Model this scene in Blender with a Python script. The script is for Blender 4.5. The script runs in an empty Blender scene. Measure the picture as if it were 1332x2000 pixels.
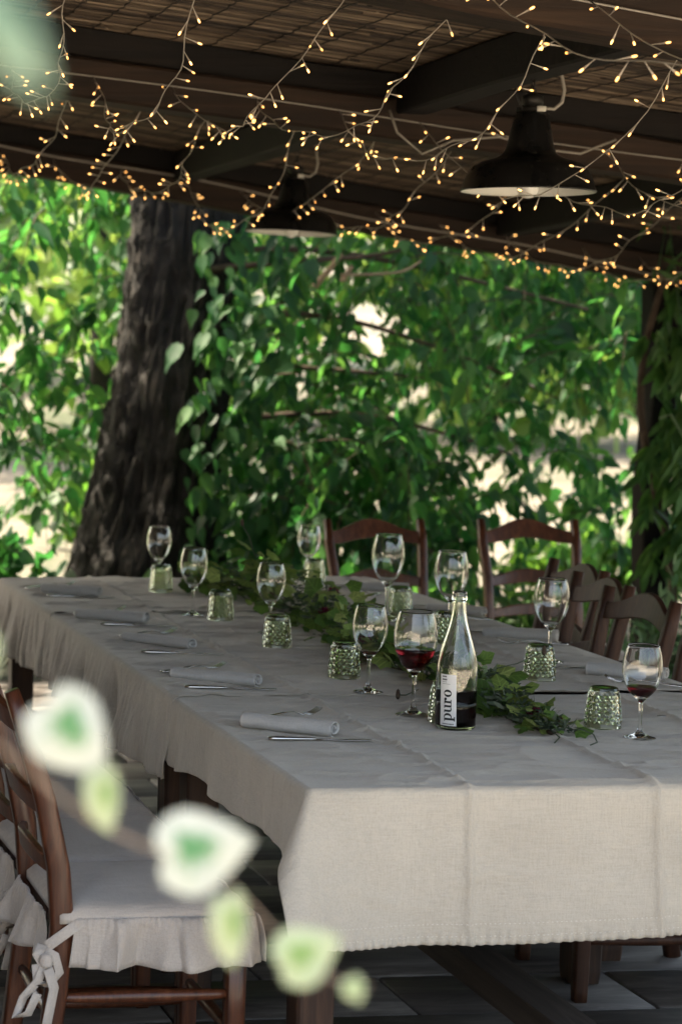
import bpy, bmesh, math, random
import numpy as np
from mathutils import Vector, Matrix, Quaternion

random.seed(7)
rng = np.random.default_rng(7)
PI = math.pi
scene = bpy.context.scene
COL = scene.collection

# ------------------------------------------------------------------ camera, sky, sun, exposure
CAM = Vector((-1.3532, -4.0648, 1.6461))
YAW, PITCH, ROLL = 0.1327, 0.0828, 0.0155
cam = bpy.data.cameras.new("camera")
cam_o = bpy.data.objects.new("camera", cam)
COL.objects.link(cam_o)
fwd = Vector((math.sin(YAW) * math.cos(PITCH), math.cos(YAW) * math.cos(PITCH), -math.sin(PITCH)))
rt = Vector((math.cos(YAW), -math.sin(YAW), 0))
up = rt.cross(fwd)
r2 = rt * math.cos(ROLL) + up * math.sin(ROLL)
u2 = -rt * math.sin(ROLL) + up * math.cos(ROLL)
m = Matrix((r2, u2, -fwd)).transposed().to_4x4()
m.translation = CAM
cam_o.matrix_world = m
cam.sensor_fit = 'VERTICAL'
cam.sensor_height = 24.0
cam.sensor_width = 16.0
cam.lens = 50.0
cam.shift_x = 834.0 / 2000.0
cam.shift_y = 0.0
cam.clip_start = 0.05
cam.clip_end = 800
cam.dof.use_dof = True
cam.dof.focus_distance = 4.95
cam.dof.aperture_fstop = 2.7
cam.dof.aperture_blades = 9
scene.camera = cam_o

SUN_AZ, SUN_EL = math.radians(-68), math.radians(56)      # azimuth from +Y towards +X
world = bpy.data.worlds.new("World")
scene.world = world
world.use_nodes = True
wn = world.node_tree
bg = wn.nodes["Background"]
sky = wn.nodes.new("ShaderNodeTexSky")
sky.sky_type = 'NISHITA'
sky.sun_disc = False
sky.sun_elevation = SUN_EL
sky.sun_rotation = SUN_AZ
sky.dust_density = 5.0
sky.ozone_density = 0.4
wn.links.new(sky.outputs[0], bg.inputs[0])
bg.inputs[1].default_value = 0.135
sun = bpy.data.lights.new("sun", 'SUN')
sun.energy = 3.4
sun.angle = math.radians(0.5)
sun.color = (1.0, 0.95, 0.86)
sun_o = bpy.data.objects.new("sun", sun)
COL.objects.link(sun_o)
sdir = Vector((math.sin(SUN_AZ) * math.cos(SUN_EL), math.cos(SUN_AZ) * math.cos(SUN_EL), math.sin(SUN_EL)))
sun_o.rotation_euler = sdir.to_track_quat('Z', 'Y').to_euler()
sun_o.location = (-6, 6, 12)

vs = scene.view_settings
scene.display_settings.display_device = 'sRGB'
vs.view_transform = 'Standard'
vs.look = 'None'
vs.exposure = 2.84
vs.gamma = 1.0
vs.use_curve_mapping = False
vs.use_white_balance = True
vs.white_balance_temperature = 7700
vs.white_balance_tint = 10
scene.render.engine = 'CYCLES'
cy = scene.cycles
cy.use_denoising = True
try:
    cy.denoiser = 'OPENIMAGEDENOISE'
except Exception:
    pass
cy.max_bounces = 12
cy.diffuse_bounces = 4
cy.glossy_bounces = 5
cy.transmission_bounces = 12
cy.transparent_max_bounces = 8
cy.sample_clamp_indirect = 6.0
cy.blur_glossy = 0.6
cy.caustics_reflective = False
cy.caustics_refractive = True

# ------------------------------------------------------------------ helpers
def link(o, parent=None):
    COL.objects.link(o)
    if parent is not None:
        o.parent = parent
    return o

def tag(o, label=None, cat=None, group=None, kind=None):
    if label: o['label'] = label
    if cat: o['category'] = cat
    if group: o['group'] = group
    if kind: o['kind'] = kind
    return o

def empty(name, loc=(0, 0, 0), rz=0.0):
    o = bpy.data.objects.new(name, None)
    o.empty_display_size = 0.05
    COL.objects.link(o)
    o.location = loc
    o.rotation_euler = (0, 0, rz)
    return o

def mesh(name, V, F, mats, smooth=True, fm=None):
    me = bpy.data.meshes.new(name)
    me.from_pydata([tuple(v) for v in np.asarray(V, float)], [], [tuple(int(i) for i in f) for f in F])
    for mt in (mats if isinstance(mats, (list, tuple)) else [mats]):
        me.materials.append(mt)
    if smooth:
        me.polygons.foreach_set('use_smooth', [True] * len(me.polygons))
    if fm is not None:
        me.polygons.foreach_set('material_index', list(fm))
    me.update()
    return me

def obj(name, V, F, mats, parent=None, smooth=True, fm=None, loc=None):
    o = bpy.data.objects.new(name, mesh(name, V, F, mats, smooth, fm))
    if loc is not None: o.location = loc
    return link(o, parent)

def inst(name, me, parent=None, loc=(0, 0, 0), rot=None, mat=None):
    o = bpy.data.objects.new(name, me)
    if mat is not None:
        o.matrix_basis = mat
    else:
        o.location = loc
        if rot is not None: o.rotation_euler = rot
    return link(o, parent)

def copy_tree(o, parent=None):
    c = o.copy()
    COL.objects.link(c)
    c.parent = parent
    for ch in list(o.children):
        copy_tree(ch, c)
    return c

class G:
    """collects geometry"""
    def __init__(s): s.V = []; s.F = []; s.M = []
    def add(s, V, F, mi=0):
        n = len(s.V)
        s.V.extend([tuple(v) for v in V])
        s.F.extend([tuple(int(i) + n for i in f) for f in F])
        s.M.extend([mi] * len(F))
        return s
    def obj(s, name, mats, parent=None, smooth=True, loc=None):
        return obj(name, s.V, s.F, mats, parent, smooth, s.M, loc)
    def mesh(s, name, mats, smooth=True):
        return mesh(name, s.V, s.F, mats, smooth, s.M)

def rbox(x0, x1, y0, y1, z0, z1, b=0.004, seg=1):
    bm = bmesh.new()
    bmesh.ops.create_cube(bm, size=1)
    for v in bm.verts:
        v.co = Vector(((x0 + x1) / 2 + v.co.x * (x1 - x0), (y0 + y1) / 2 + v.co.y * (y1 - y0), (z0 + z1) / 2 + v.co.z * (z1 - z0)))
    if b > 0:
        bmesh.ops.bevel(bm, geom=list(bm.edges), offset=b, segments=seg, affect='EDGES', profile=0.5)
    V = [v.co[:] for v in bm.verts]
    bm.verts.index_update()
    F = [[v.index for v in f.verts] for f in bm.faces]
    bm.free()
    return V, F

def lathe(prof, n=32, c=(0, 0, 0)):
    V = []; F = []
    rings = []
    for r, z in prof:
        if r < 1e-6:
            rings.append([len(V)]); V.append((c[0], c[1], c[2] + z))
        else:
            ids = []
            for k in range(n):
                a = 2 * PI * k / n
                ids.append(len(V)); V.append((c[0] + r * math.cos(a), c[1] + r * math.sin(a), c[2] + z))
            rings.append(ids)
    for A, B in zip(rings[:-1], rings[1:]):
        if len(A) == 1 and len(B) == 1: continue
        for k in range(n):
            k2 = (k + 1) % n
            if len(A) == 1: F.append((A[0], B[k], B[k2]))
            elif len(B) == 1: F.append((A[k], A[k2], B[0]))
            else: F.append((A[k], A[k2], B[k2], B[k]))
    return V, F

def frames(P):
    P = [Vector(p) for p in P]
    T = []
    for i in range(len(P)):
        a = P[max(i - 1, 0)]; b = P[min(i + 1, len(P) - 1)]
        t = (b - a); t.normalize(); T.append(t)
    n = T[0].orthogonal().normalized()
    out = []
    for i, t in enumerate(T):
        n = (n - t * n.dot(t))
        if n.length < 1e-6: n = t.orthogonal()
        n.normalize()
        out.append((P[i], t, n, t.cross(n)))
    return out

def tube(P, r, n=8, cap=True):
    fr = frames(P)
    rs = [r] * len(P) if np.isscalar(r) else list(r)
    V = []; F = []
    for (p, t, a, b), q in zip(fr, rs):
        for k in range(n):
            an = 2 * PI * k / n
            V.append(tuple(p + a * (q * math.cos(an)) + b * (q * math.sin(an))))
    for i in range(len(P) - 1):
        for k in range(n):
            k2 = (k + 1) % n
            F.append((i * n + k, i * n + k2, (i + 1) * n + k2, (i + 1) * n + k))
    if cap:
        F.append(tuple(range(n))[::-1]); F.append(tuple((len(P) - 1) * n + k for k in range(n)))
    return V, F

def sweep(P, w, h, side, b=0.18):
    """rectangular bar with chamfered corners swept along P; side = direction of w"""
    side = Vector(side).normalized()
    ws = [w] * len(P) if np.isscalar(w) else w
    hs = [h] * len(P) if np.isscalar(h) else h
    P = [Vector(p) for p in P]
    V = []; F = []
    for i, p in enumerate(P):
        t = (P[min(i + 1, len(P) - 1)] - P[max(i - 1, 0)]).normalized()
        s = (side - t * side.dot(t)).normalized(); u = t.cross(s)
        a, c = ws[i] / 2, hs[i] / 2; q = b * min(a, c)
        for x, y in ((a - q, c), (-a + q, c), (-a, c - q), (-a, -c + q), (-a + q, -c), (a - q, -c), (a, -c + q), (a, c - q)):
            V.append(tuple(p + s * x + u * y))
    for i in range(len(P) - 1):
        for k in range(8):
            k2 = (k + 1) % 8
            F.append((i * 8 + k, i * 8 + k2, (i + 1) * 8 + k2, (i + 1) * 8 + k))
    F.append(tuple(range(8))[::-1]); F.append(tuple((len(P) - 1) * 8 + k for k in range(8)))
    return V, F

def xf(V, loc=(0, 0, 0), rz=0.0, sc=1.0):
    c, s = math.cos(rz), math.sin(rz)
    return [(loc[0] + sc * (x * c - y * s), loc[1] + sc * (x * s + y * c), loc[2] + sc * z) for x, y, z in V]

def vnoise(x, y, seed=0):
    x = np.asarray(x, float); y = np.asarray(y, float)
    x, y = np.broadcast_arrays(x, y)
    ix = np.floor(x); iy = np.floor(y); fx = x - ix; fy = y - iy
    fx = fx * fx * (3 - 2 * fx); fy = fy * fy * (3 - 2 * fy)
    def h(a, b):
        v = np.sin(a * 127.1 + b * 311.7 + seed * 74.7) * 43758.5453
        return v - np.floor(v)
    return ((h(ix, iy) * (1 - fx) + h(ix + 1, iy) * fx) * (1 - fy) + (h(ix, iy + 1) * (1 - fx) + h(ix + 1, iy + 1) * fx) * fy) * 2 - 1

def fbm(x, y, seed=0, o=3):
    s = 0; a = 1.0
    for k in range(o):
        s = s + a * vnoise(x * 2 ** k, y * 2 ** k, seed + 13 * k); a *= .5
    return s

def grid_faces(nu, nv):
    return [(j * nu + i, j * nu + i + 1, (j + 1) * nu + i + 1, (j + 1) * nu + i) for j in range(nv - 1) for i in range(nu - 1)]

# ------------------------------------------------------------------ materials
def mat_new(name):
    mt = bpy.data.materials.new(name)
    mt.use_nodes = True
    nt = mt.node_tree
    return mt, nt, nt.nodes["Principled BSDF"]

def nnode(nt, typ, **kw):
    n = nt.nodes.new(typ)
    for k, v in kw.items(): setattr(n, k, v)
    return n

def ramp(nt, fac, stops):
    r = nt.nodes.new("ShaderNodeValToRGB")
    el = r.color_ramp.elements
    el[0].position = stops[0][0]; el[0].color = (*stops[0][1], 1)
    el[1].position = stops[-1][0]; el[1].color = (*stops[-1][1], 1)
    for p, c in stops[1:-1]:
        e = el.new(p); e.color = (*c, 1)
    nt.links.new(fac, r.inputs[0])
    return r.outputs[0]

def coords(nt, scale=(1, 1, 1), kind='Object', rot=(0, 0, 0)):
    tc = nt.nodes.new("ShaderNodeTexCoord"); mp = nt.nodes.new("ShaderNodeMapping")
    mp.inputs['Scale'].default_value = scale; mp.inputs['Rotation'].default_value = rot
    nt.links.new(tc.outputs[kind], mp.inputs[0])
    return mp.outputs[0]

def noise(nt, vec, scale, detail=3, rough=.55, dist=0.0):
    n = nt.nodes.new("ShaderNodeTexNoise")
    n.inputs['Scale'].default_value = scale; n.inputs['Detail'].default_value = detail
    n.inputs['Roughness'].default_value = rough; n.inputs['Distortion'].default_value = dist
    nt.links.new(vec, n.inputs['Vector'])
    return n.outputs['Fac']

def bump(nt, b, h, strength=.3, dist=.002, prev=None):
    n = nt.nodes.new("ShaderNodeBump")
    n.inputs['Strength'].default_value = strength; n.inputs['Distance'].default_value = dist
    nt.links.new(h, n.inputs['Height'])
    if prev is not None: nt.links.new(prev, n.inputs['Normal'])
    if b is not None: nt.links.new(n.outputs[0], b.inputs['Normal'])
    return n.outputs[0]

def mth(nt, op, a, b=None):
    n = nt.nodes.new("ShaderNodeMath"); n.operation = op
    for i, v in enumerate((a, b)):
        if v is None: continue
        if isinstance(v, (int, float)): n.inputs[i].default_value = v
        else: nt.links.new(v, n.inputs[i])
    return n.outputs[0]

def m_simple(name, col, rough=.5, metal=0, **kw):
    mt, nt, b = mat_new(name)
    b.inputs['Base Color'].default_value = (*col, 1)
    b.inputs['Roughness'].default_value = rough
    b.inputs['Metallic'].default_value = metal
    for k, v in kw.items(): b.inputs[k.replace('_', ' ')].default_value = v
    return mt

def m_linen(name, c1, c2, weave=900.0):
    mt, nt, b = mat_new(name)
    v = coords(nt)
    big = noise(nt, v, 3.5, 4)
    base = ramp(nt, big, [(.3, c1), (.7, c2)])
    b.inputs['Roughness'].default_value = .92
    b.inputs['Specular IOR Level'].default_value = .12
    b.inputs['Sheen Weight'].default_value = .35
    b.inputs['Sheen Tint'].default_value = (1.0, .93, .86, 1)
    b.inputs['Sheen Roughness'].default_value = .5
    thx = noise(nt, coords(nt, (30, 420, 420)), 1.0, 2)
    thy = noise(nt, coords(nt, (420, 30, 420)), 1.0, 2)
    thz = noise(nt, coords(nt, (420, 420, 30)), 1.0, 2)
    th = mth(nt, 'ADD', mth(nt, 'ADD', thx, thy), thz)
    n1 = bump(nt, None, th, .45, .0015)
    sl = mth(nt, 'ADD', mth(nt, 'ADD', noise(nt, coords(nt, (22, 430, 430)), 1.0, 3), noise(nt, coords(nt, (430, 22, 430)), 1.0, 3)), noise(nt, coords(nt, (430, 430, 22)), 1.0, 3))
    mx = nt.nodes.new("ShaderNodeMixRGB"); mx.blend_type = 'MULTIPLY'; mx.inputs[0].default_value = 1.0
    nt.links.new(base, mx.inputs[1]); nt.links.new(ramp(nt, mth(nt, 'MULTIPLY', sl, .333), [(.38, (.86, .857, .855)), (.5, (.98, .98, .98)), (.62, (1.06, 1.06, 1.06))]), mx.inputs[2])
    nt.links.new(mx.outputs[0], b.inputs['Base Color'])
    cr = noise(nt, coords(nt, (7, 26, 14)), 1.0, 6, .62, .6)
    bump(nt, b, cr, .7, .010, n1)
    return mt

def m_wood(name, dark, mid, light, grain=(1.2, 30, 30), rough=.6, bs=.35, coat=0.0, bd=.003):
    mt, nt, b = mat_new(name)
    v = coords(nt, grain)
    g1 = noise(nt, v, 1.6, 6, .65, .6)
    v2 = coords(nt, (grain[0] * .5, grain[1] * .25, grain[2] * .25))
    g2 = noise(nt, v2, 1.0, 3, .5)
    f = mth(nt, 'ADD', mth(nt, 'MULTIPLY', g1, .65), mth(nt, 'MULTIPLY', g2, .35))
    nt.links.new(ramp(nt, f, [(.33, dark), (.5, mid), (.68, light)]), b.inputs['Base Color'])
    b.inputs['Roughness'].default_value = rough
    b.inputs['Coat Weight'].default_value = coat
    b.inputs['Specular IOR Level'].default_value = .3
    b.inputs['Coat Roughness'].default_value = .22
    bump(nt, b, g1, bs, bd)
    return mt

def m_leaf(name, cols, trans, tmix=.42, rough=.5, bumps=True, veins=False):
    mt, nt, b = mat_new(name)
    geo = nt.nodes.new("ShaderNodeNewGeometry"); oi = nt.nodes.new("ShaderNodeObjectInfo")
    rnd = mth(nt, 'FRACT', mth(nt, 'ADD', geo.outputs['Random Per Island'], mth(nt, 'MULTIPLY', oi.outputs['Random'], 3.7)))
    col = ramp(nt, rnd, [(i / (len(cols) - 1), c) for i, c in enumerate(cols)])
    v = coords(nt, (1, 1, 1))
    pat = noise(nt, v, 26, 3)
    mx = nt.nodes.new("ShaderNodeMixRGB"); mx.blend_type = 'MULTIPLY'; mx.inputs[0].default_value = .45
    nt.links.new(col, mx.inputs[1]); nt.links.new(ramp(nt, pat, [(.3, (.6, .62, .6)), (.7, (1.15, 1.1, 1.0))]), mx.inputs[2])
    leafcol = mx.outputs[0]
    if veins:
        sp = nt.nodes.new("ShaderNodeSeparateXYZ"); nt.links.new(coords(nt), sp.inputs[0])
        ay = mth(nt, 'ABSOLUTE', sp.outputs[1])
        d1 = ay
        d2 = mth(nt, 'ABSOLUTE', mth(nt, 'SUBTRACT', ay, mth(nt, 'MULTIPLY', mth(nt, 'SUBTRACT', sp.outputs[0], .12), .85)))
        d3 = mth(nt, 'ABSOLUTE', mth(nt, 'SUBTRACT', ay, mth(nt, 'MULTIPLY', mth(nt, 'SUBTRACT', sp.outputs[0], .45), .9)))
        d4 = mth(nt, 'ABSOLUTE', mth(nt, 'ADD', mth(nt, 'SUBTRACT', sp.outputs[0], .12), mth(nt, 'MULTIPLY', ay, .25)))
        dm = mth(nt, 'MINIMUM', mth(nt, 'MINIMUM', d1, d2), mth(nt, 'MINIMUM', d3, d4))
        vm = nt.nodes.new("ShaderNodeMixRGB"); vm.blend_type = 'MULTIPLY'; vm.inputs[0].default_value = 1
        nt.links.new(leafcol, vm.inputs[1]); nt.links.new(ramp(nt, dm, [(0, (1.9, 1.8, 1.7)), (.02, (1.5, 1.45, 1.4)), (.05, (.85, .85, .85)), (.16, (1.05, 1.05, 1.0))]), vm.inputs[2])
        leafcol = vm.outputs[0]
    nt.links.new(leafcol, b.inputs['Base Color'])
    b.inputs['Roughness'].default_value = rough
    b.inputs['Specular IOR Level'].default_value = .28
    tr = nt.nodes.new("ShaderNodeBsdfTranslucent")
    tc = ramp(nt, rnd, [(i / (len(trans) - 1), c) for i, c in enumerate(trans)]) if len(trans) > 1 else None
    if tc is not None: nt.links.new(tc, tr.inputs[0])
    else: tr.inputs[0].default_value = (*trans[0], 1)
    ms = nt.nodes.new("ShaderNodeMixShader"); ms.inputs[0].default_value = tmix
    nt.links.new(b.outputs[0], ms.inputs[1]); nt.links.new(tr.outputs[0], ms.inputs[2])
    nt.links.new(ms.outputs[0], nt.nodes["Material Output"].inputs[0])
    if bumps: bump(nt, b, pat, .3, .004)
    return mt

def m_glass(name, col, ior=1.46, rough=0.0):
    mt, nt, b = mat_new(name)
    b.inputs['Base Color'].default_value = (*col, 1)
    b.inputs['Transmission Weight'].default_value = 1
    b.inputs['Roughness'].default_value = rough
    b.inputs['IOR'].default_value = ior
    return mt

M = {}
M['linen'] = m_linen('linen_tablecloth', (.415, .38, .325), (.49, .452, .39))
M['cushion'] = m_linen('linen_cushion', (.42, .375, .335), (.50, .45, .405))
M['napkin'] = m_linen('linen_napkin', (.42, .415, .405), (.49, .485, .475))
M['thread'] = m_simple('hem_thread', (.62, .6, .56), .9)
M['napkin_edge'] = m_simple('napkin_edge', (.55, .54, .52), .9)
M['chairwood'] = m_wood('varnished_chair_wood', (.024, .007, .0035), (.075, .022, .009), (.145, .05, .022), (45, 45, 4), .42, .3, .35, .0012)
M['darkchair'] = m_wood('dark_chair_wood', (.022, .008, .005), (.045, .018, .010), (.075, .032, .018), (45, 45, 4), .55, .12, .0, .001)
M['tablewood'] = m_wood('table_leg_wood', (.012, .008, .007), (.04, .02, .013), (.085, .042, .024), (26, 26, 2), .55, .25)
M['beam'] = m_wood('aged_beam_wood', (.007, .0035, .002), (.019, .0095, .005), (.042, .022, .0115), (1.0, 22, 22), .75, .5, 0, .006)
M['beamdark'] = m_wood('dark_beam_wood', (.002, .0015, .0012), (.005, .0034, .0026), (.011, .007, .005), (1.0, 22, 22), .8, .5, 0, .006)  # much darker version of the beam wood, for upper beams, cross beams and posts
M['floorbeam'] = m_wood('worn_floor_rail', (.02, .014, .011), (.045, .033, .026), (.085, .066, .054), (20, 1.2, 20), .7, .4, 0, .004)
M['steel'] = m_simple('cutlery_steel', (.62, .61, .6), .16, 1.0)
M['glass'] = m_glass('clear_wine_glass', (.985, .99, .985), 1.48)
M['bottle'] = m_glass('bottle_glass', (.90, .93, .88), 1.5)
M['wine'] = m_glass('red_wine', (.15, .007, .013), 1.34)
M['winedark'] = m_glass('red_wine_deep', (.018, .002, .005), 1.34)
M['paper'] = m_simple('label_paper', (.74, .74, .73), .8)
M['ink'] = m_simple('label_ink', (.008, .012, .012), .7)
M['enamel'] = m_simple('black_enamel', (.006, .006, .006), .28)
def m_enamel():
    mt, nt, b = mat_new('black_enamel')
    f = noise(nt, coords(nt), 60, 4, .7); d = noise(nt, coords(nt), 7, 4)
    c = ramp(nt, mth(nt, 'ADD', mth(nt, 'MULTIPLY', f, .7), mth(nt, 'MULTIPLY', d, .3)), [(.5, (.004, .004, .004)), (.62, (.011, .010, .009)), (.68, (.09, .085, .075))])
    nt.links.new(c, b.inputs['Base Color'])
    nt.links.new(ramp(nt, d, [(.3, (.2, .2, .2)), (.7, (.5, .5, .5))]), b.inputs['Roughness'])
    return mt
M['enamel'] = m_enamel()
M['whiteenamel'] = m_simple('white_enamel', (.62, .62, .57), .35)
M['milk'] = m_simple('milk_glass_bulb', (.74, .74, .70), .3)
M['porcelain'] = m_simple('porcelain_cap', (.45, .43, .38), .5)
M['iron'] = m_simple('dark_iron', (.02, .018, .016), .55, .6)
M['cable'] = m_simple('pale_cable', (.26, .235, .2), .6)
M['cord'] = m_simple('light_string_cord', (.36, .32, .27), .45)
M['holder'] = m_simple('bulb_holder', (.55, .49, .42), .35, 0, Transmission_Weight=.35)

def m_tip():
    mt, nt, b = mat_new('glowing_bulb')
    e = nt.nodes.new("ShaderNodeEmission")
    lw = nt.nodes.new("ShaderNodeLayerWeight"); lw.inputs[0].default_value = .35
    nt.links.new(ramp(nt, lw.outputs['Facing'], [(0, (1.0, .62, .24)), (.6, (1.0, .38, .09))]), e.inputs[0])
    oi = nt.nodes.new('ShaderNodeObjectInfo')
    nt.links.new(mth(nt, 'ADD', mth(nt, 'MULTIPLY', oi.outputs['Random'], .45), .38), e.inputs[1])
    nt.links.new(e.outputs[0], nt.nodes["Material Output"].inputs[0])
    try: mt.cycles.emission_sampling = 'NONE'
    except Exception: pass
    return mt
M['tip'] = m_tip()

def m_tumbler():
    mt, nt, b = mat_new('green_pressed_glass')
    b.inputs['Transmission Weight'].default_value = 1
    b.inputs['Base Color'].default_value = (.75, .79, .64, 1)
    b.inputs['Roughness'].default_value = .09
    b.inputs['IOR'].default_value = 1.47
    return mt
M['tumbler'] = m_tumbler()
M['tumblerbase'] = m_glass('dark_green_glass_base', (.07, .13, .05), 1.5)

def m_reed():
    mt, nt, b = mat_new('dry_reed')
    geo = nt.nodes.new("ShaderNodeNewGeometry")
    c = ramp(nt, geo.outputs['Random Per Island'], [(0, (.026, .016, .010)), (.35, (.075, .050, .032)), (.7, (.16, .115, .078)), (1, (.31, .24, .17))])
    v = coords(nt, (2.0, 60, 60)); g = noise(nt, v, 1.0, 4)
    mx = nt.nodes.new("ShaderNodeMixRGB"); mx.blend_type = 'MULTIPLY'; mx.inputs[0].default_value = .8
    nt.links.new(c, mx.inputs[1]); nt.links.new(ramp(nt, g, [(.3, (.35, .33, .3)), (.65, (1.1, 1.05, 1))]), mx.inputs[2])
    st = noise(nt, coords(nt, (1.4, 2.2, 1)), 1.0, 3)
    m2 = nt.nodes.new("ShaderNodeMixRGB"); m2.blend_type = 'MULTIPLY'; m2.inputs[0].default_value = .7
    nt.links.new(mx.outputs[0], m2.inputs[1]); nt.links.new(ramp(nt, st, [(.35, (.35, .33, .32)), (.6, (1, 1, 1))]), m2.inputs[2])
    nt.links.new(m2.outputs[0], b.inputs['Base Color'])
    b.inputs['Roughness'].default_value = .7
    return mt
M['reed'] = m_reed()
M['cover'] = m_simple('light_block_sheet', (.012, .009, .007), .9)

def m_bark():
    mt, nt, b = mat_new('furrowed_bark')
    g = noise(nt, coords(nt, (24, 24, 6.5)), 1.0, 7, .7, 1.2)
    nt.links.new(ramp(nt, g, [(.38, (.004, .0033, .0027)), (.54, (.012, .0098, .008)), (.74, (.05, .042, .036))]), b.inputs['Base Color'])
    b.inputs['Roughness'].default_value = .9
    vo = nt.nodes.new("ShaderNodeTexVoronoi"); vo.feature = 'DISTANCE_TO_EDGE'; vo.inputs['Scale'].default_value = 1.0
    wv = nt.nodes.new("ShaderNodeMixRGB"); wv.inputs[0].default_value = .35; nt.links.new(coords(nt, (17, 17, 4.2)), wv.inputs[1])
    nz_ = nt.nodes.new("ShaderNodeTexNoise"); nz_.inputs['Scale'].default_value = 1.2; nz_.inputs['Detail'].default_value = 5; nt.links.new(coords(nt, (17, 17, 6)), nz_.inputs['Vector'])
    wv.blend_type = 'ADD'; nt.links.new(nz_.outputs['Color'], wv.inputs[2]); wv.inputs[0].default_value = 1.6
    nt.links.new(wv.outputs[0], vo.inputs['Vector'])
    ed = ramp(nt, vo.outputs['Distance'], [(.0, (.12, .12, .12)), (.10, (.5, .5, .5)), (.28, (1.25, 1.22, 1.2))])
    src = b.inputs['Base Color'].links[0].from_socket
    mm_ = nt.nodes.new("ShaderNodeMixRGB"); mm_.blend_type = 'MULTIPLY'; mm_.inputs[0].default_value = 1.0
    nt.links.new(src, mm_.inputs[1]); nt.links.new(ed, mm_.inputs[2]); nt.links.new(mm_.outputs[0], b.inputs['Base Color'])
    n1 = bump(nt, None, vo.outputs['Distance'], .9, .05)
    bump(nt, b, g, .7, .02, n1)
    return mt
M['bark'] = m_bark()
M['twig'] = m_wood('twig_bark', (.03, .02, .015), (.06, .042, .03), (.10, .075, .055), (8, 8, 8), .85)
M['palewood'] = m_wood('cut_branch_wood', (.13, .09, .06), (.2, .15, .1), (.28, .21, .15), (8, 8, 8), .8)

def m_tile():
    mt, nt, b = mat_new('worn_dark_paving')
    oi = nt.nodes.new("ShaderNodeObjectInfo")
    tc = nt.nodes.new("ShaderNodeTexCoord"); mp = nt.nodes.new("ShaderNodeMapping")
    mp.inputs['Scale'].default_value = (3, 14, 6)
    cmb = nt.nodes.new("ShaderNodeCombineXYZ")
    nt.links.new(mth(nt, 'MULTIPLY', oi.outputs['Random'], 37.0), cmb.inputs[0]); nt.links.new(mth(nt, 'MULTIPLY', oi.outputs['Random'], 91.0), cmb.inputs[1])
    nt.links.new(cmb.outputs[0], mp.inputs['Location'])
    nt.links.new(tc.outputs['Object'], mp.inputs[0])
    g = noise(nt, mp.outputs[0], 1.0, 7, .65, .5)
    c = ramp(nt, g, [(.3, (.042, .036, .033)), (.5, (.10, .088, .081)), (.7, (.20, .18, .168))])
    hs = nt.nodes.new("ShaderNodeMixRGB"); hs.blend_type = 'MULTIPLY'; hs.inputs[0].default_value = .8
    nt.links.new(c, hs.inputs[1]); nt.links.new(ramp(nt, oi.outputs['Random'], [(0, (.85, .85, .86)), (1, (1.1, 1.08, 1.05))]), hs.inputs[2])
    nt.links.new(hs.outputs[0], b.inputs['Base Color'])
    b.inputs['Roughness'].default_value = .62
    bump(nt, b, g, .5, .006)
    return mt
M['tile'] = m_tile()
M['grout'] = m_simple('dark_joint', (.02, .018, .017), .95)

def m_ground():
    mt, nt, b = mat_new('dry_pale_ground')
    v = coords(nt, (1, 1, 1))
    a = noise(nt, v, .35, 5); c = noise(nt, v, 9, 4)
    f = mth(nt, 'ADD', mth(nt, 'MULTIPLY', a, .7), mth(nt, 'MULTIPLY', c, .3))
    nt.links.new(ramp(nt, f, [(.38, (.028, .042, .018)), (.48, (.075, .07, .05)), (.62, (.145, .125, .10))]), b.inputs['Base Color'])
    b.inputs['Roughness'].default_value = .95
    bump(nt, b, c, .6, .05)
    return mt
M['ground'] = m_ground()

def m_speck(name, a, c, sc, b_=.4):
    mt, nt, b = mat_new(name)
    f = noise(nt, coords(nt), sc, 6, .65)
    nt.links.new(ramp(nt, f, [(.35, a), (.65, c)]), b.inputs['Base Color'])
    b.inputs['Roughness'].default_value = .95
    bump(nt, b, f, b_, .01)
    return mt
M['gravel'] = m_speck('bounce_gravel', (.38, .34, .28), (.56, .52, .45), 40)
M['stucco'] = m_speck('earth_render', (.25, .20, .15), (.33, .27, .21), 3)
M['stone'] = m_speck('wall_stone', (.14, .125, .11), (.24, .22, .2), 6)
M['leaf'] = m_leaf('mulberry_leaf', [(.005, .030, .016), (.010, .049, .022), (.019, .078, .029), (.045, .12, .036)], [(.04, .23, .05), (.085, .37, .065), (.22, .53, .09)], .40, .5)
M['crown'] = m_leaf('tree_crown_leaf', [(.014, .045, .012), (.03, .085, .018), (.06, .13, .03)], [(.10, .28, .03), (.2, .42, .05)], .35)
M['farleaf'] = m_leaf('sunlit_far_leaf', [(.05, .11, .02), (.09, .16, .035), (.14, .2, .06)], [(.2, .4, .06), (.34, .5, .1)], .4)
M['vineleaf'] = m_leaf('wisteria_leaf', [(.016, .06, .02), (.03, .09, .028), (.06, .13, .035)], [(.1, .3, .05), (.18, .4, .06)], .35)
M['grape'] = m_leaf('vine_leaf', [(.04, .095, .028), (.095, .18, .045), (.18, .27, .075), (.28, .33, .12)], [(.12, .24, .04), (.22, .34, .06)], .25, .5, True, True)
M['herb'] = m_leaf('herb_leaf', [(.03, .05, .03), (.06, .085, .055), (.10, .125, .09)], [(.1, .18, .07)], .2, .6)
M['shrub'] = m_leaf('grey_green_shrub_leaf', [(.05, .11, .06), (.09, .17, .09), (.14, .22, .12)], [(.15, .32, .12), (.25, .42, .18)], .35)
M['petal'] = m_leaf('dark_red_petal', [(.05, .004, .016), (.11, .008, .03), (.18, .016, .055)], [(.16, .01, .03)], .2, .6)

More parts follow.
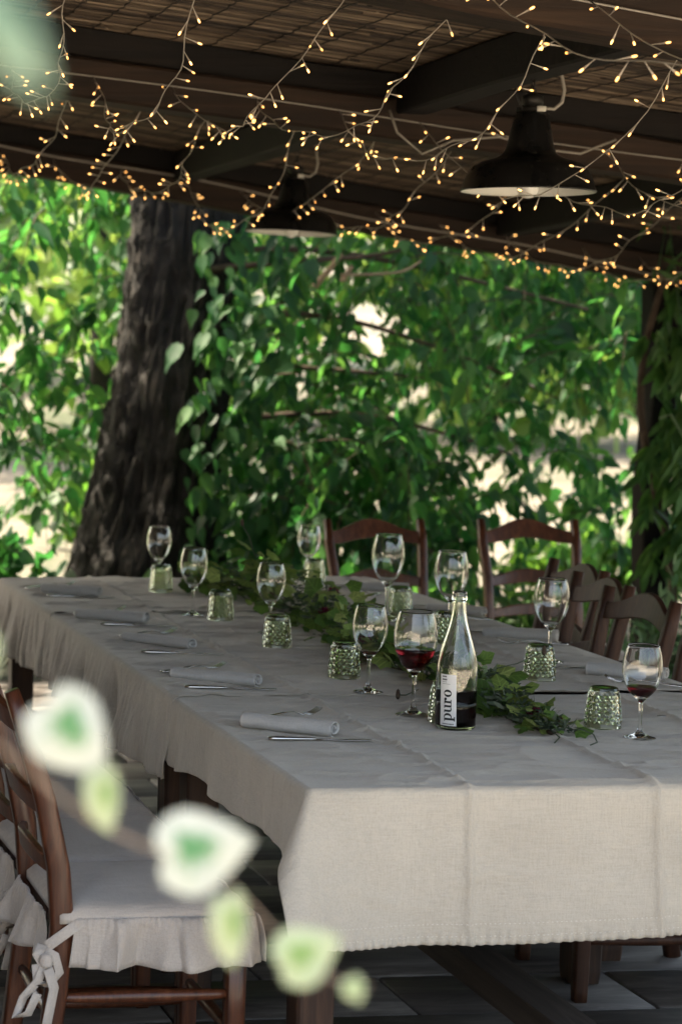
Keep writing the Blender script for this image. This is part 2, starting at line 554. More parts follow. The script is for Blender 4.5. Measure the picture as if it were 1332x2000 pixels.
def m_ivy(name, centre, rim):
    mt, nt, b = mat_new(name)
    at = nt.nodes.new("ShaderNodeUVMap")
    sx = nt.nodes.new("ShaderNodeSeparateXYZ"); nt.links.new(at.outputs[0], sx.inputs[0])
    nz = noise(nt, coords(nt), 2.4, 3, .6)
    f = mth(nt, 'ADD', sx.outputs[0], mth(nt, 'MULTIPLY', mth(nt, 'SUBTRACT', nz, .5), 1.5))
    c = ramp(nt, f, [(.0, centre), (.30, centre), (.42, tuple(.6 * q + .4 * w for q, w in zip(centre, rim))), (.58, rim), (1, rim)])
    nt.links.new(c, b.inputs['Base Color'])
    b.inputs['Roughness'].default_value = .45
    tr = nt.nodes.new("ShaderNodeBsdfTranslucent"); nt.links.new(c, tr.inputs[0])
    ms = nt.nodes.new("ShaderNodeMixShader"); ms.inputs[0].default_value = .35
    nt.links.new(b.outputs[0], ms.inputs[1]); nt.links.new(tr.outputs[0], ms.inputs[2])
    nt.links.new(ms.outputs[0], nt.nodes["Material Output"].inputs[0])
    return mt
M['ivy'] = m_ivy('variegated_ivy_leaf', (.07, .22, .085), (.43, .475, .43))
M['ivyyoung'] = m_ivy('young_ivy_leaf', (.14, .26, .07), (.33, .41, .27))
M['ivyold'] = m_ivy('grey_green_ivy_leaf', (.07, .15, .09), (.17, .27, .20))
M['ivystem'] = m_simple('ivy_stem', (.17, .13, .10), .7)

# ------------------------------------------------------------------ ground and terrace
TER = (-3.6, 4.6, -1.95, 6.0)            # terrace x0 x1 y0 y1
n = 60
gx = np.sign(np.linspace(-1, 1, n)) * np.abs(np.linspace(-1, 1, n)) ** 2.2 * 300
gy = np.sign(np.linspace(-1, 1, n)) * np.abs(np.linspace(-1, 1, n)) ** 2.2 * 300
GX, GY = np.meshgrid(gx, gy)
GZ = -0.06 + np.clip((GY - 9) * .05, 0, 14) + .05 * vnoise(GX * .3, GY * .3, 4) * (np.abs(GY) > 8)
tag(obj('ground', np.stack([GX.ravel(), GY.ravel(), GZ.ravel()], 1), grid_faces(n, n), M['ground']), 'pale dry ground beyond the terrace', kind='structure')

fl = G().add(*rbox(TER[0], TER[1], TER[2], TER[3], -.25, -.012, 0))
floor_o = tag(fl.obj('terrace_floor', M['grout'], smooth=False), 'dark worn paved terrace floor', kind='structure')
tw, td = .62, .31
tile_me = None
row = 0
y = -1.78
tile_me = G().add(*rbox(-tw / 2 + .004, tw / 2 - .004, -td / 2 + .004, td / 2 - .004, -.03, 0, .004)).mesh('paving_tile', M['tile'])
while y < 5.8:
    x = -1.9 + (row % 2) * tw * .5
    while x < 4.2:
        t = inst('tile', tile_me, floor_o, (x, y, random.uniform(-.002, .002)), (random.uniform(-.003, .003), random.uniform(-.003, .003), random.uniform(-.004, .004)))
        x += tw
    y += td; row += 1

n = 24
gx = np.linspace(-14, 16, n); gy = np.linspace(-26, TER[2] + .02, n)
GX, GY = np.meshgrid(gx, gy); GZ = -.03 + .012 * vnoise(GX * .8, GY * .8, 6)
tag(obj('bounce_yard', np.stack([GX.ravel(), GY.ravel(), GZ.ravel()], 1), grid_faces(n, n), M['gravel']), 'unseen pale gravel yard added to bounce light in from the open side', kind='structure')  # unseen pale ground, added so sunlight bounces onto the front cloth drop

# ------------------------------------------------------------------ unseen wall, added to block sky light and shade the ivy
hw_o = tag(empty('shade_wall', (-3.75, 2.2, 0)), 'unseen rendered wall added beside the pergola to block light', 'wall')
G().add(*rbox(-.15, .15, -5.6, 4.0, -.05, 6.0, .01)).obj('render', M['stucco'], hw_o, False)
G().add(*rbox(-.2, .2, -5.65, 4.05, 6.0, 6.1, .01)).obj('coping', M['stone'], hw_o, False)
G().add(*rbox(.15, .175, -5.6, 4.0, 0, .35, .006)).obj('plinth', M['stone'], hw_o, False)

# ------------------------------------------------------------------ pergola
perg = tag(empty('pergola', (3.38, 5.4, 0)), 'dark timber pergola with sloping beams and reed mat roof', 'pergola')
PO = Vector((3.38, 5.4, 0))
def zb(x, s=-.12, z0=2.41): return z0 + s * x
def beam_part(name, x0, x1, y, w, zlow, h, mat, s, z0, seed=0):
    """beam along x following slope s; zlow = offset above the lower line"""
    N = 28
    P = []
    for i in range(N):
        x = x0 + (x1 - x0) * i / (N - 1)
        P.append((x, y + .004 * math.sin(x * 2.1 + seed), zb(x, s, z0) + zlow + h / 2 + .004 * math.sin(x * 3.3 + seed * 2)))
    ws = [w + .006 * math.sin(3.7 * i + seed) for i in range(N)]
    hs = [h + .006 * math.sin(2.9 * i + seed + 1) for i in range(N)]
    V, F = sweep(P, ws, hs, (0, 1, 0), .14)
    V = [Vector(v) - PO for v in V]
    return obj(name, V, F, mat, perg, smooth=False)
BEAMS = [(-1.6, -.12, 2.42), (.5, -.13, 2.424), (2.6, -.105, 2.398), (5.4, -.137, 2.412)]
for k, (by, s, z0) in enumerate(BEAMS):
    beam_part('beam', -3.4, 4.7, by, .13, 0, .125, M['beam'], s, z0, k)
    beam_part('upper_beam', -3.4, 4.7, by + .035, .10, .126, .095, M['beamdark'], s, z0, k + 5)
# cross beams along y between the main beams
def cross(x, y0, y1, lo, h, w, mat, b0, b1):
    P = []
    for i in range(12):
        t = i / 11; yy = y0 + (y1 - y0) * t
        z = (zb(x, b0[1], b0[2]) * (1 - t) + zb(x, b1[1], b1[2]) * t) + lo + h / 2
        P.append((x + .004 * math.sin(yy * 3), yy, z + .003 * math.sin(yy * 4 + x)))
    V, F = sweep(P, w, h, (1, 0, 0), .14)
    obj('cross_beam', [Vector(v) - PO for v in V], F, mat, perg, smooth=False)
for a, b in zip(BEAMS[:-1], BEAMS[1:]):
    for x in (-1.9, -.62, 1.10, 2.62, 4.0):
        cross(x, a[0] + .09, b[0] - .07, .09, .128, .105, M['beamdark'], a, b)
# posts
def post(x, y, ztop, w=.15):
    P = [(x - PO.x + .01 * math.sin(i * 1.3), y - PO.y, ztop * i / 8) for i in range(9)]
    V, F = sweep(P, [w + .008 * math.sin(i * 2) for i in range(9)], w, (1, 0, 0), .12)
    return obj('post', V, F, M['beamdark'], perg, smooth=False)
post(3.41, 5.4, 1.945, .125); post(-2.6, 5.4, 2.76); post(4.3, -1.6, 1.9); post(-2.9, -1.6, 2.76)
V, F = rbox(3.52, 4.6, 5.35, 5.48, 1.80, 1.93, .01)
obj('lintel', [Vector(v) - PO for v in V], F, M['beamdark'], perg, smooth=False)
# reed mats: one per bay
def roof_z(x, yy):
    for a, b in zip(BEAMS[:-1], BEAMS[1:]):
        if yy <= b[0]: break
    t = (yy - a[0]) / (b[0] - a[0])
    return (zb(x, a[1], a[2]) * (1 - t) + zb(x, b[1], b[2]) * t) + .226
def reed_mat(y0, y1):
    g = G(); V = []; F = []
    y = y0
    while y < y1:
        x = -3.6 + random.uniform(0, 1.2) - 1.2
        while x < 4.8:
            L = random.uniform(1.1, 2.2); x2 = min(x + L, 4.85)
            if x2 > -3.5:
                xa = max(x, -3.6); r = random.uniform(.0042, .0078)
                dz = random.uniform(0, .006); yj = random.uniform(-.004, .004); tl = random.uniform(-.012, .012)
                base = len(V)
                for q in range(4):
                    xx = xa + (x2 - xa) * q / 3
                    zz = roof_z(xx, y) + dz + .003 * math.sin(xx * 5 + y * 40)
                    yy = y + yj + tl * (q / 3 - .5) + .002 * math.sin(xx * 9 + y * 71)
                    for c in range(4):
                        an = PI / 4 + c * PI / 2
                        V.append((xx - PO.x, yy + r * math.cos(an) - PO.y, zz + r * math.sin(an)))
                for q in range(3):
                    for c in range(4):
                        c2 = (c + 1) % 4
                        F.append((base + q * 4 + c, base + q * 4 + c2, base + q * 4 + 4 + c2, base + q * 4 + 4 + c))
            x = x2 + random.uniform(.0, .02)
        y += .0105
    o = obj('reed_mat', V, F, M['reed'], perg, smooth=True)
    o['kind'] = 'stuff'
    g = G(); x = -3.3
    while x < 4.6:
        P = [(x - PO.x + .005 * math.sin(q * 2.7 + x * 9), y0 + (y1 - y0) * q / 60 - PO.y, roof_z(x, y0 + (y1 - y0) * q / 60) - .009 - .002 * math.sin(q * 5.1 + x)) for q in range(61)]
        g.add(*tube(P, .0021, 4, False)); x += random.uniform(.10, .15)
    s = g.obj('binding_wire', M['iron'], o); s['kind'] = 'stuff'
    s.location = (0, 0, 0)
for a, b in ((-1.75, .5), (.5, 2.6), (2.6, 5.75)):
    reed_mat(a, b)
V = []; 
xs = np.linspace(-3.7, 4.95, 12); ys = np.linspace(-1.8, 5.8, 20)
for yy in ys:
    for xx in xs: V.append((xx - PO.x, yy - PO.y, roof_z(xx, yy) + .03))
obj('light_block_sheet', V, grid_faces(12, 20), M['cover'], perg, smooth=False)  # opaque sheet added over the reeds so no light leaks through

# ------------------------------------------------------------------ table
W, L, TZ = 1.4066, 3.595, .75
def table(y0, y1, label):
    r = tag(empty('table', (W / 2, (y0 + y1) / 2, 0)), label, 'table', 'tables set end to end')
    hl = (y1 - y0) / 2
    G().add(*rbox(-W / 2 + .004, W / 2 - .004, -hl + .003, hl - .003, TZ - .053, TZ - .012, .004)).obj('tabletop', M['tablewood'], r, False)
    for s in (-1, 1):
        G().add(*rbox(s * (W / 2 - .09) - .012, s * (W / 2 - .09) + .012, -hl + .1, hl - .1, TZ - .14, TZ - .054, .003)).obj('apron', M['tablewood'], r, False)
    return r
def leg(r, x, y, w=.085, z1=TZ - .054):
    c = r.location
    V, F = sweep([(x - c.x, y - c.y, z) for z in (0.0, .03, .35, z1)], [w * .8, w * .86, w * .95, w], [w * .8, w * .86, w * .95, w], (1, 0, 0), .15)
    return obj('leg', V, F, M['tablewood'], r, False)
t1 = table(0, 1.18, 'dark wooden table under the front cloth, nearest the open terrace edge')
leg(t1, .045, .10); leg(t1, W - .05, .10); leg(t1, .06, 1.05); leg(t1, 1.10, 1.09, .095)
V, F = sweep([(.70 - W / 2, yy - .59, .135) for yy in (-.06, .3, .7, 1.12)], .1, .07, (1, 0, 0), .1)
obj('floor_rail', V, F, M['floorbeam'], t1, False)
t2 = table(1.185, 2.40, 'dark wooden table under the middle cloth')
leg(t2, .06, 1.27); leg(t2, W - .15, 1.28); leg(t2, .06, 2.30); leg(t2, W - .06, 2.30)
V, F = sweep([(.70 - W / 2, yy - 1.79, .135) for yy in (1.2, 1.7, 2.2, 2.38)], .1, .07, (1, 0, 0), .1)
obj('floor_rail', V, F, M['floorbeam'], t2, False)
t3 = table(2.405, 3.59, 'dark wooden table under the rear cloth towards the tree')
leg(t3, .06, 2.5); leg(t3, W - .06, 2.5); leg(t3, .06, 3.50); leg(t3, W - .06, 3.50)

# cloths ------------------------------------------------------------
FLAT = [(.487, 3.165), (.504, 2.465), (.506, 1.873), (1.108, 3.373), (.52, 1.324), (1.131, 2.56), (1.045, 1.94), (1.038, 1.272), (.905, .616), (.555, .70), (.438, 2.551), (.502, 1.086), (.506, .782), (.927, .476), (1.045, 2.45), (1.125, 2.12), (1.195, 1.56), (.57, 2.15), (.517, 3.32), (1.128, 3.5), (.544, .615)]
def cloth(name, label, v0, v1, ox, of, ob, zoff, seed, folds, foldamp):
    """u across (x), v along (y); ox side overhang, of front overhang, ob rear overhang"""
    step = .005 if of > 0 else .0085
    us = np.concatenate([np.linspace(-ox, -.0001, 26), np.arange(0, W, step), np.linspace(W + .0001, W + ox, 26)])
    a0 = np.linspace(-of, -.0001, 40) + v0 if of > 0 else np.array([])
    a1 = np.linspace(.0001, ob, 26) + v1 if ob > 0 else np.array([])
    vv = np.concatenate([a0, np.arange(v0, v1 - 1e-6, step), [v1], a1])
    U, Vv = np.meshgrid(us, vv)
    a = np.where(U < 0, -U, np.where(U > W, U - W, 0)); sx = np.where(U < 0, -1., 1.)
    b = np.where(Vv < v0 - 1e-9, v0 - Vv, np.where(Vv > v1 + 1e-9, Vv - v1, 0)); sy = np.where(Vv < v0, -1., 1.)
    t = np.hypot(a, b); ph = np.arctan2(b, a)
    R = .014
    ang = np.minimum(t / R, PI / 2)
    out = R * np.sin(ang); down = R * (1 - np.cos(ang)) + np.maximum(t - R * PI / 2, 0)
    corner = (a > 0) & (b > 0)
    eU = np.minimum(np.clip(U, 0, W), W - np.clip(U, 0, W))
    eV = np.minimum(Vv - v0 if of > 0 else 9 + 0 * Vv, v1 - Vv if ob > 0 else 9 + 0 * Vv)
    F_ = np.where(corner, .33 * np.sin(ph) ** 2 + .28 * np.cos(ph) ** 2 + .20 * np.sin(2 * ph) ** 1.5, 0)
    F_ = np.where((b > 0) & (a == 0), .33 * np.clip(1 - eU / .26, 0, 1) ** 2, F_)
    F_ = np.where((a > 0) & (b == 0), .28 * np.clip(1 - np.maximum(eV, 0) / .18, 0, 1) ** 2, F_)
    dd = np.maximum(down - R, 0)
    out = out + F_ * dd; down = down - dd * (1 - np.sqrt(1 - F_ ** 2))
    # folds on hanging parts
    sw = np.where(a > 0, np.where(b == 0, 1.0, np.cos(ph) ** 8), 0.0); fw = np.where(b > 0, np.where(a == 0, 1.0, np.sin(ph) ** 8), 0.0); side = (a > 0) & (b == 0)
    n1 = vnoise(Vv * folds, 0 * Vv, seed) + .6 * vnoise(Vv * folds * 2.3, 0 * Vv + .4 * dd * 8, seed + 3)
    gath = .65 + .5 * vnoise(Vv * 3.1, 0 * Vv, seed + 9)
    out = out + sw * foldamp * np.minimum(dd / .1, 1.6) * (n1 * gath + .5)
    down = down + np.where(side, .012 * vnoise(Vv * 5, 0 * Vv, seed + 5) * np.minimum(dd / .1, 1), 0)
    front = (b > 0) & (a == 0)
    n2 = fbm(U * 2.2, dd * 2.0, seed + 7, 2)
    out = out + fw * (np.minimum(dd / .3, 1) * (.017 * n2 + .012) + .005 * np.minimum(dd / .06, 1) * vnoise(U * 6, dd * 3, seed + 8))
    down = down + fw * .010 * np.sin(U * 3.4 + .6) * np.minimum(dd / .3, 1)
    nx = np.where(t > 0, np.cos(ph) * sx, 0); ny = np.where(t > 0, np.sin(ph) * sy, 0)
    X = np.clip(U, 0, W) + nx * out; Y = np.clip(Vv, v0, v1) + ny * out
    Z = TZ + zoff - down
    # top wrinkles and pressed creases
    top = (t == 0)
    wr = .0042 * fbm(U * 2.6, Vv * 15, seed, 3) + .0036 * np.maximum(vnoise(U * 1.7 + Vv * 2, Vv * 26, seed + 2), 0)
    wr = wr + .016 * (1 - np.abs(vnoise(U * 1.9 + 3 * Vv, Vv * 8.5 + .6 * U, seed + 51))) ** 10 + .011 * (1 - np.abs(vnoise(U * 3.1, Vv * 15 + 1.5 * U, seed + 53))) ** 11 + .010 * (1 - np.abs(vnoise(U * 2.3 - 2.2 * Vv, Vv * 4 + 2.6 * U, seed + 57))) ** 16
    wr = wr + .005 * np.exp(-((vnoise(U * 1.3, Vv * 3.5, seed + 21)) / .06) ** 2) * (vnoise(U * 1.1, Vv, seed + 22) > 0)
    ridge = 0
    for cx in (.328, .728, 1.128):
        cxx = cx + .006 * vnoise(Vv * 3, 0 * Vv, int(cx * 100))
        du_ = np.clip(U, 0, W) - cxx
        ridge = ridge + .0085 * np.exp(-(np.abs(du_) / .008) ** 1.3)
    dg = (U - .328) + (Vv - .42) * .55
    ridge = ridge + .006 * np.exp(-(dg / .009) ** 2) * (U < .34) * (U > .1)
    edge_in = np.clip(np.minimum(np.minimum(U, W - U), 1) / .03, 0, 1) * (np.clip((Vv - v0) / .03, 0, 1) if of > 0 else 1)
    for fx_, fy_ in FLAT: edge_in = edge_in * (1 - .85 * np.exp(-((U - fx_) ** 2 + (Vv - fy_) ** 2) / .055 ** 2))
    for fx_, fy_ in [(.1 + .06 * q_, y_ - .012 * q_) for y_ in (.485, 1.15, 1.745, 2.32, 3.0) for q_ in range(4)]: edge_in = edge_in * (1 - .7 * np.exp(-((U - fx_) ** 2 + (Vv - fy_) ** 2) / .05 ** 2))
    wr = np.clip(.68 * wr - .002, -.006, .0075) * edge_in
    Z = Z + np.where(top, wr + ridge, 0)
    Y = Y - fw * (ridge * 1.25 + .0035 * np.exp(-(vnoise(U * 3.1 + dd * 2, dd * 7 - U * 1.5, seed + 41) / .07) ** 2) * np.clip((dd - .05) / .1, 0, 1) + .0022 * fbm(U * 9, dd * 14, seed + 44, 3) * np.minimum(dd / .03, 1))
    # hem ruffle
    if of > 0:
        hem = front & (b > of - .03)
        Y = Y - np.where(hem, .0034 * np.sin(U * 270 + 4 * vnoise(U * 11, 0 * U, 3)) * np.clip((b - of + .03) / .02, 0, 1), 0)
    if of == 0:   # slack front edge lying over the neighbouring cloth
        e = np.clip(1 - (Vv - v0) / .02, 0, 1) * (b == 0)
        Y = Y + e * .004 * vnoise(U * 9, 0 * U, seed + 31)
        Z = Z + np.where(top, e * (.0035 + .002 * vnoise(U * 40, 0 * U, seed + 30)), 0)
    nu, nv = len(us), len(vv)
    o = obj(name, np.stack([X.ravel(), Y.ravel(), Z.ravel()], 1), grid_faces(nu, nv), M['linen'])
    md = o.modifiers.new('thickness', 'SOLIDIFY'); md.thickness = .0012; md.offset = 1
    tag(o, label, 'tablecloth', 'linen tablecloths')
    # hem stitches
    st = G()
    def stitch(row_i, i0, i1, k=2):
        for i in range(i0, i1 - 1, 2):
            p = Vector((X[row_i, i], Y[row_i, i], Z[row_i, i])); q = Vector((X[row_i, i + 1], Y[row_i, i + 1], Z[row_i, i + 1]))
            st.add(*tube([p + Vector((0, -.0021, 0)), p.lerp(q, .62) + Vector((0, -.0021, 0))], .0006, 4))
    if of > 0:
        for j in (2, 5):
            st = G(); stitch(j, 28, nu - 28)
            h_ = st.obj('hem_stitching', M['thread'], o); h_['kind'] = 'stuff'
    return o
cloth('tablecloth', 'front linen tablecloth with pressed creases and deep stitched hem drop', 0.0, 1.075, .16, .315, 0, .004, 3, 11, .011)
cloth('tablecloth', 'middle linen tablecloth with gathered side folds, under the green tumblers', 1.05, 2.64, .225, 0, 0, .0085, 11, 17, .028)
cloth('tablecloth', 'rear linen tablecloth with tight vertical side folds, beside the tree trunk', 2.61, L, .235, 0, .2, .013, 23, 19, .024)

# ------------------------------------------------------------------ chairs
def ribbon(P, w, side):
    return sweep(P, w, .003, side, .3)

def make_chair(wood, lean=1.0):
    cush = True
    r = empty('chair')
    hw = .185
    wob = [(-.255, 0.0), (-.235, .12), (-.215, .30), (-.205, .44), (-.215, .56), (-.215 - .03 * lean, .70), (-.215 - .075 * lean, .84), (-.215 - .107 * lean, .93)]
    for s in (-1, 1):
        P = [(x, s * (hw + (.012 if z > .8 else 0)), z) for x, z in wob]
        V, F = sweep(P, [.034] * 7 + [.028], [.04, .043, .046, .048, .046, .042, .038, .03], (0, 1, 0), .35)
        obj('back_post', V, F, wood, r, True)
    def rail(zc0, zc1, arch, xo):
        N = 15; V = []; F = []
        for i in range(N):
            t = i / (N - 1) * 2 - 1; yy = t * (hw - .002)
            bow = -.028 * (1 - t * t)
            a = arch * (.5 + .5 * math.cos(PI * t)) 
            ztop = zc1 + a; zbot = zc0 + a * .45
            for zz in (zbot, ztop):
                # follow post lean
                x = np.interp(zz, [z for _, z in wob], [x for x, _ in wob]) + bow + xo
                for dx in (-.009, .009):
                    V.append((x + dx, yy, zz))
        for i in range(N - 1):
            b = i * 4; c = b + 4
            F += [(b, b + 2, c + 2, c), (b + 1, c + 1, c + 3, b + 3), (b + 2, b + 3, c + 3, c + 2), (b, c, c + 1, b + 1)]
        F += [(0, 1, 3, 2), ((N - 1) * 4, (N - 1) * 4 + 2, (N - 1) * 4 + 3, (N - 1) * 4 + 1)]
        o = obj('back_rail', V, F, wood, r, False)
        md = o.modifiers.new('bevel', 'BEVEL'); md.width = .004; md.segments = 2; md.limit_method = 'ANGLE'
    rail(.835, .885, .048, 0); rail(.665, .705, .03, 0); rail(.54, .575, .02, 0)
    for s in (-1, 1):
        V, F = sweep([(.165, s * hw, z) for z in (0, .03, .25, .44)], [.032, .034, .04, .042], [.032, .034, .04, .042], (1, 0, 0), .2)
        obj('front_leg', V, F, wood, r, True)
        for z in (.155, .285):
            V, F = tube([(-.215 + .375 * t, s * hw, z) for t in np.linspace(0, 1, 9)], [.0095 + .0055 * math.sin(PI * t) for t in np.linspace(0, 1, 9)], 10)
            obj('stretcher', V, F, wood, r, True)
    for x, z in ((.165, .33), (.165, .20), (-.218, .24)):
        V, F = tube([(x, -hw + 2 * hw * t, z) for t in np.linspace(0, 1, 9)], [.0095 + .0055 * math.sin(PI * t) for t in np.linspace(0, 1, 9)], 10)
        obj('stretcher', V, F, wood, r, True)
    G().add(*rbox(-.205, .19, -hw - .015, hw + .015, .405, .445, .008, 2)).obj('seat', wood, r, True)
    if cush:
        # cushion
        N = 25; V = []
        us = np.linspace(-1, 1, N)
        def pt(u, v, z):
            x = -.008 + .205 * np.sign(u) * abs(u) ** 1.0; yy = .208 * v
            return (x, yy, z)
        for v in us:
            for u in us:
                e = (1 - abs(u) ** 8) * (1 - abs(v) ** 8)
                V.append(pt(u, v, .462 + .022 * e ** .5 + .003 * math.sin(3 * u + 2) * math.cos(4 * v)))
        F = grid_faces(N, N); nb = len(V)
        for v in us:
            for u in us: V.append(pt(u, v, .447))
        F += [tuple(i + nb for i in f[::-1]) for f in F]
        ring = [i for i in range(N)] + [N * j + N - 1 for j in range(1, N)] + [N * (N - 1) + i for i in range(N - 2, -1, -1)] + [N * j for j in range(N - 2, 0, -1)]
        for i in range(len(ring)):
            A, B = ring[i], ring[(i + 1) % len(ring)]
            F.append((A, A + nb, B + nb, B))
        c = obj('cushion', V, F, M['cushion'], r, True)
        # skirt: gathered strip round all four sides
        def side_strip(p0, p1, nrm, seed, drop=.10):
            n = 150; rows = 9; V = []
            p0 = Vector(p0); p1 = Vector(p1); nrm = Vector(nrm)
            ln = (p1 - p0).length
            for j in range(rows):
                t = j / (rows - 1)
                for i in range(n):
                    q = i / (n - 1)
                    s = q * ln
                    w = float(vnoise(s * 19 + .5 * t, 0, seed)) * 1.0 + .6 * float(vnoise(s * 43, 0, seed + 4)) * (1 - .5 * t)
                    fine = .0028 * math.sin(s * 420 + 5 * float(vnoise(s * 20, 0, seed + 2))) * max(0, 1 - t * 3.2)
                    o_ = .006 + (.004 + .030 * t ** .8) * (.5 + .85 * math.copysign(abs(w) ** .75, w)) + fine + .004 * t * math.sin(s * 95 + seed)
                    ph = s * 62 + 3.2 * float(vnoise(s * 9, 0, seed + 11)); A = (.35 + .65 * abs(float(vnoise(s * 7, 0, seed + 12)))) * t ** .7
                    o_ += .010 * A * (1 + math.sin(ph))
                    fl = .012 * t * (2 * q - 1) + .0085 * A * math.sin(2 * ph)
                    p = p0.lerp(p1, q) + nrm * o_ + (p1 - p0).normalized() * fl
                    z = .458 - drop * t * (1 + .06 * float(vnoise(s * 8, 0, seed + 7))) 
                    V.append((p.x, p.y, z))
            g_ = grid_faces(n, rows)
            so = obj('skirt', V, g_, M['cushion'], c, True)
            md = so.modifiers.new('thickness', 'SOLIDIFY'); md.thickness = .0015
        x0, x1, y0, y1 = -.212, .196, -.206, .206
        side_strip((x0 + .03, y0, 0), (x1, y0, 0), (0, -1, 0), 3)
        side_strip((x1, y0, 0), (x1, y1, 0), (1, 0, 0), 8)
        side_strip((x1, y1, 0), (x0 + .03, y1, 0), (0, 1, 0), 14)
        side_strip((x0 - .016, y1 - .05, 0), (x0 - .016, y0 + .05, 0), (-1, 0, 0), 19)
        # fabric ties knotted round the back posts
        for s in (-1, 1):
            yb = s * (hw + .024)
            g = G()
            g.add(*ribbon([(-.165, yb, .452), (-.195, yb + s * .004, .435), (-.235, yb, .405), (-.25, yb - s * .01, .395)], .022, (0, .25, 1)))
            g.add(*ribbon([(-.25, yb, .405), (-.262, yb + s * .012, .388), (-.25, yb + s * .016, .368), (-.232, yb + s * .012, .362)], .02, (1, 0, .3)))
            g.add(*ribbon([(-.255, yb, .40), (-.225, yb + s * .014, .385), (-.215, yb + s * .012, .35), (-.235, yb + s * .014, .325), (-.262, yb + s * .016, .33), (-.265, yb + s * .016, .37)], .019, (1, .2, .2)))
            g.add(*ribbon([(-.245, yb + s * .012, .37), (-.262, yb + s * .02, .335), (-.29, yb + s * .014, .30), (-.305, yb + s * .018, .262), (-.28, yb + s * .02, .268), (-.262, yb + s * .022, .31)], .022, (1, .4, 0)))
            g.add(*ribbon([(-.24, yb + s * .018, .36), (-.228, yb + s * .022, .32), (-.236, yb + s * .018, .27), (-.246, yb + s * .022, .22)], .024, (1, .5, 0)))
            g.add(*lathe([(0, -.016), (.012, -.011), (.016, 0), (.012, .011), (0, .016)], 10, (-.245, yb + s * .016, .378)))
            g.obj('tie', M['cushion'], c, True)
    return r

ch_l = make_chair(M['chairwood']); ch_d = make_chair(M['darkchair'], .62)
LEFT_G, RIGHT_G, END_G = 'chairs along the ruffled cushion side', 'chairs pushed in on the post side', 'chairs standing behind the rear cloth'
lefts = [(-.262, .352, .0, 'red-brown ladder-back chair with ruffled linen cushion at the front table corner'),
         (-.255, .785, .02, 'second red-brown chair along the ruffled cushion side, its seat tucked beside the front cloth'),
         (-.25, 1.215, -.02, 'third red-brown chair along the ruffled cushion side, beside the cloth overlap'),
         (-.26, 1.68, .03, 'fourth red-brown chair along the ruffled cushion side, beside the gathered middle cloth'),
         (-.29, 2.4, -.04, 'last red-brown chair along the ruffled cushion side, towards the tree trunk')]
def place(src, used, x, y, rz, label, group):
    o = src if not used[0] else copy_tree(src)
    used[0] = True
    o.location = (x, y, 0); o.rotation_euler = (0, 0, rz)
    return tag(o, label, 'chair', group)
u1, u2_ = [False], [False]
for x, y, rz, lb in lefts: place(ch_l, u1, x, y, rz, lb, LEFT_G)
rights = [(1.19, 1.10, PI - .03, 'dark ladder-back chair beside the front cloth, first on the post side'),
          (1.275, 1.745, PI + .02, 'dark ladder-back chair beside the tumbler with a glass behind, second on the post side'),
          (1.345, 2.16, PI - .05, 'dark ladder-back chair third on the post side, its crest overlapping the next'),
          (1.45, 2.55, PI - .02, 'dark ladder-back chair last on the post side, before the two end chairs')]
for x, y, rz, lb in rights: place(ch_d, u2_, x, y, rz, lb, RIGHT_G)
for x, y, rz, lb in [(1.64, 3.90, -PI / 2 + .03, 'brown ladder-back chair behind the rear cloth, nearer the tree trunk'),
                     (2.275, 3.92, -PI / 2 - .05, 'brown ladder-back chair standing free between the table end and the vine-clad post')]:
    o = copy_tree(ch_l); o.location = (x, y, 0); o.rotation_euler = (0, 0, rz); tag(o, lb, 'chair', END_G)

# ------------------------------------------------------------------ glassware
CZ = TZ + .0075
def zc(y): return TZ + (.0068 if y < 1.05 else .0118 if y < 2.62 else .0165)

def glass_profile(h, bw):
    """outer then inner profile of a stemmed glass; bw = bowl radius"""
    s = h / .22; zb_ = .085 * s
    outer = [(0, 0), (.036 * s, 0), (.0375 * s, .0012), (.034 * s, .003 * s), (.02 * s, .0065 * s), (.009 * s, .012 * s), (.0052 * s, .022 * s), (.0042 * s, .04 * s), (.004 * s, .065 * s), (.0046 * s, zb_ - .006)]
    bowl = [(.010, .006), (.40, .10), (.66, .20), (.86, .33), (.97, .46), (1.0, .56), (.985, .68), (.93, .82), (.85, .93), (.79, 1.0)]
    H = h - zb_
    outer += [(max(bw * r, .0048 * s), zb_ + H * z) for r, z in bowl]
    th = .0011
    inner = [(bw * bowl[-1][0] - th * .6, h + .0004)] + [(bw * r - th, zb_ + H * z) for r, z in bowl[::-1][1:-1]]
    inner += [(bw * .14, zb_ + .008 + H * .035), (0, zb_ + .0075 + H * .028)]
    return outer + inner, bowl, zb_, H, th

def smooth_prof(pr, k=2):
    for _ in range(k):
        out = [pr[0]]
        for a, b in zip(pr[:-1], pr[1:]):
            out += [(a[0] * .75 + b[0] * .25, a[1] * .75 + b[1] * .25), (a[0] * .25 + b[0] * .75, a[1] * .25 + b[1] * .75)]
        out.append(pr[-1]); pr = out
    return pr

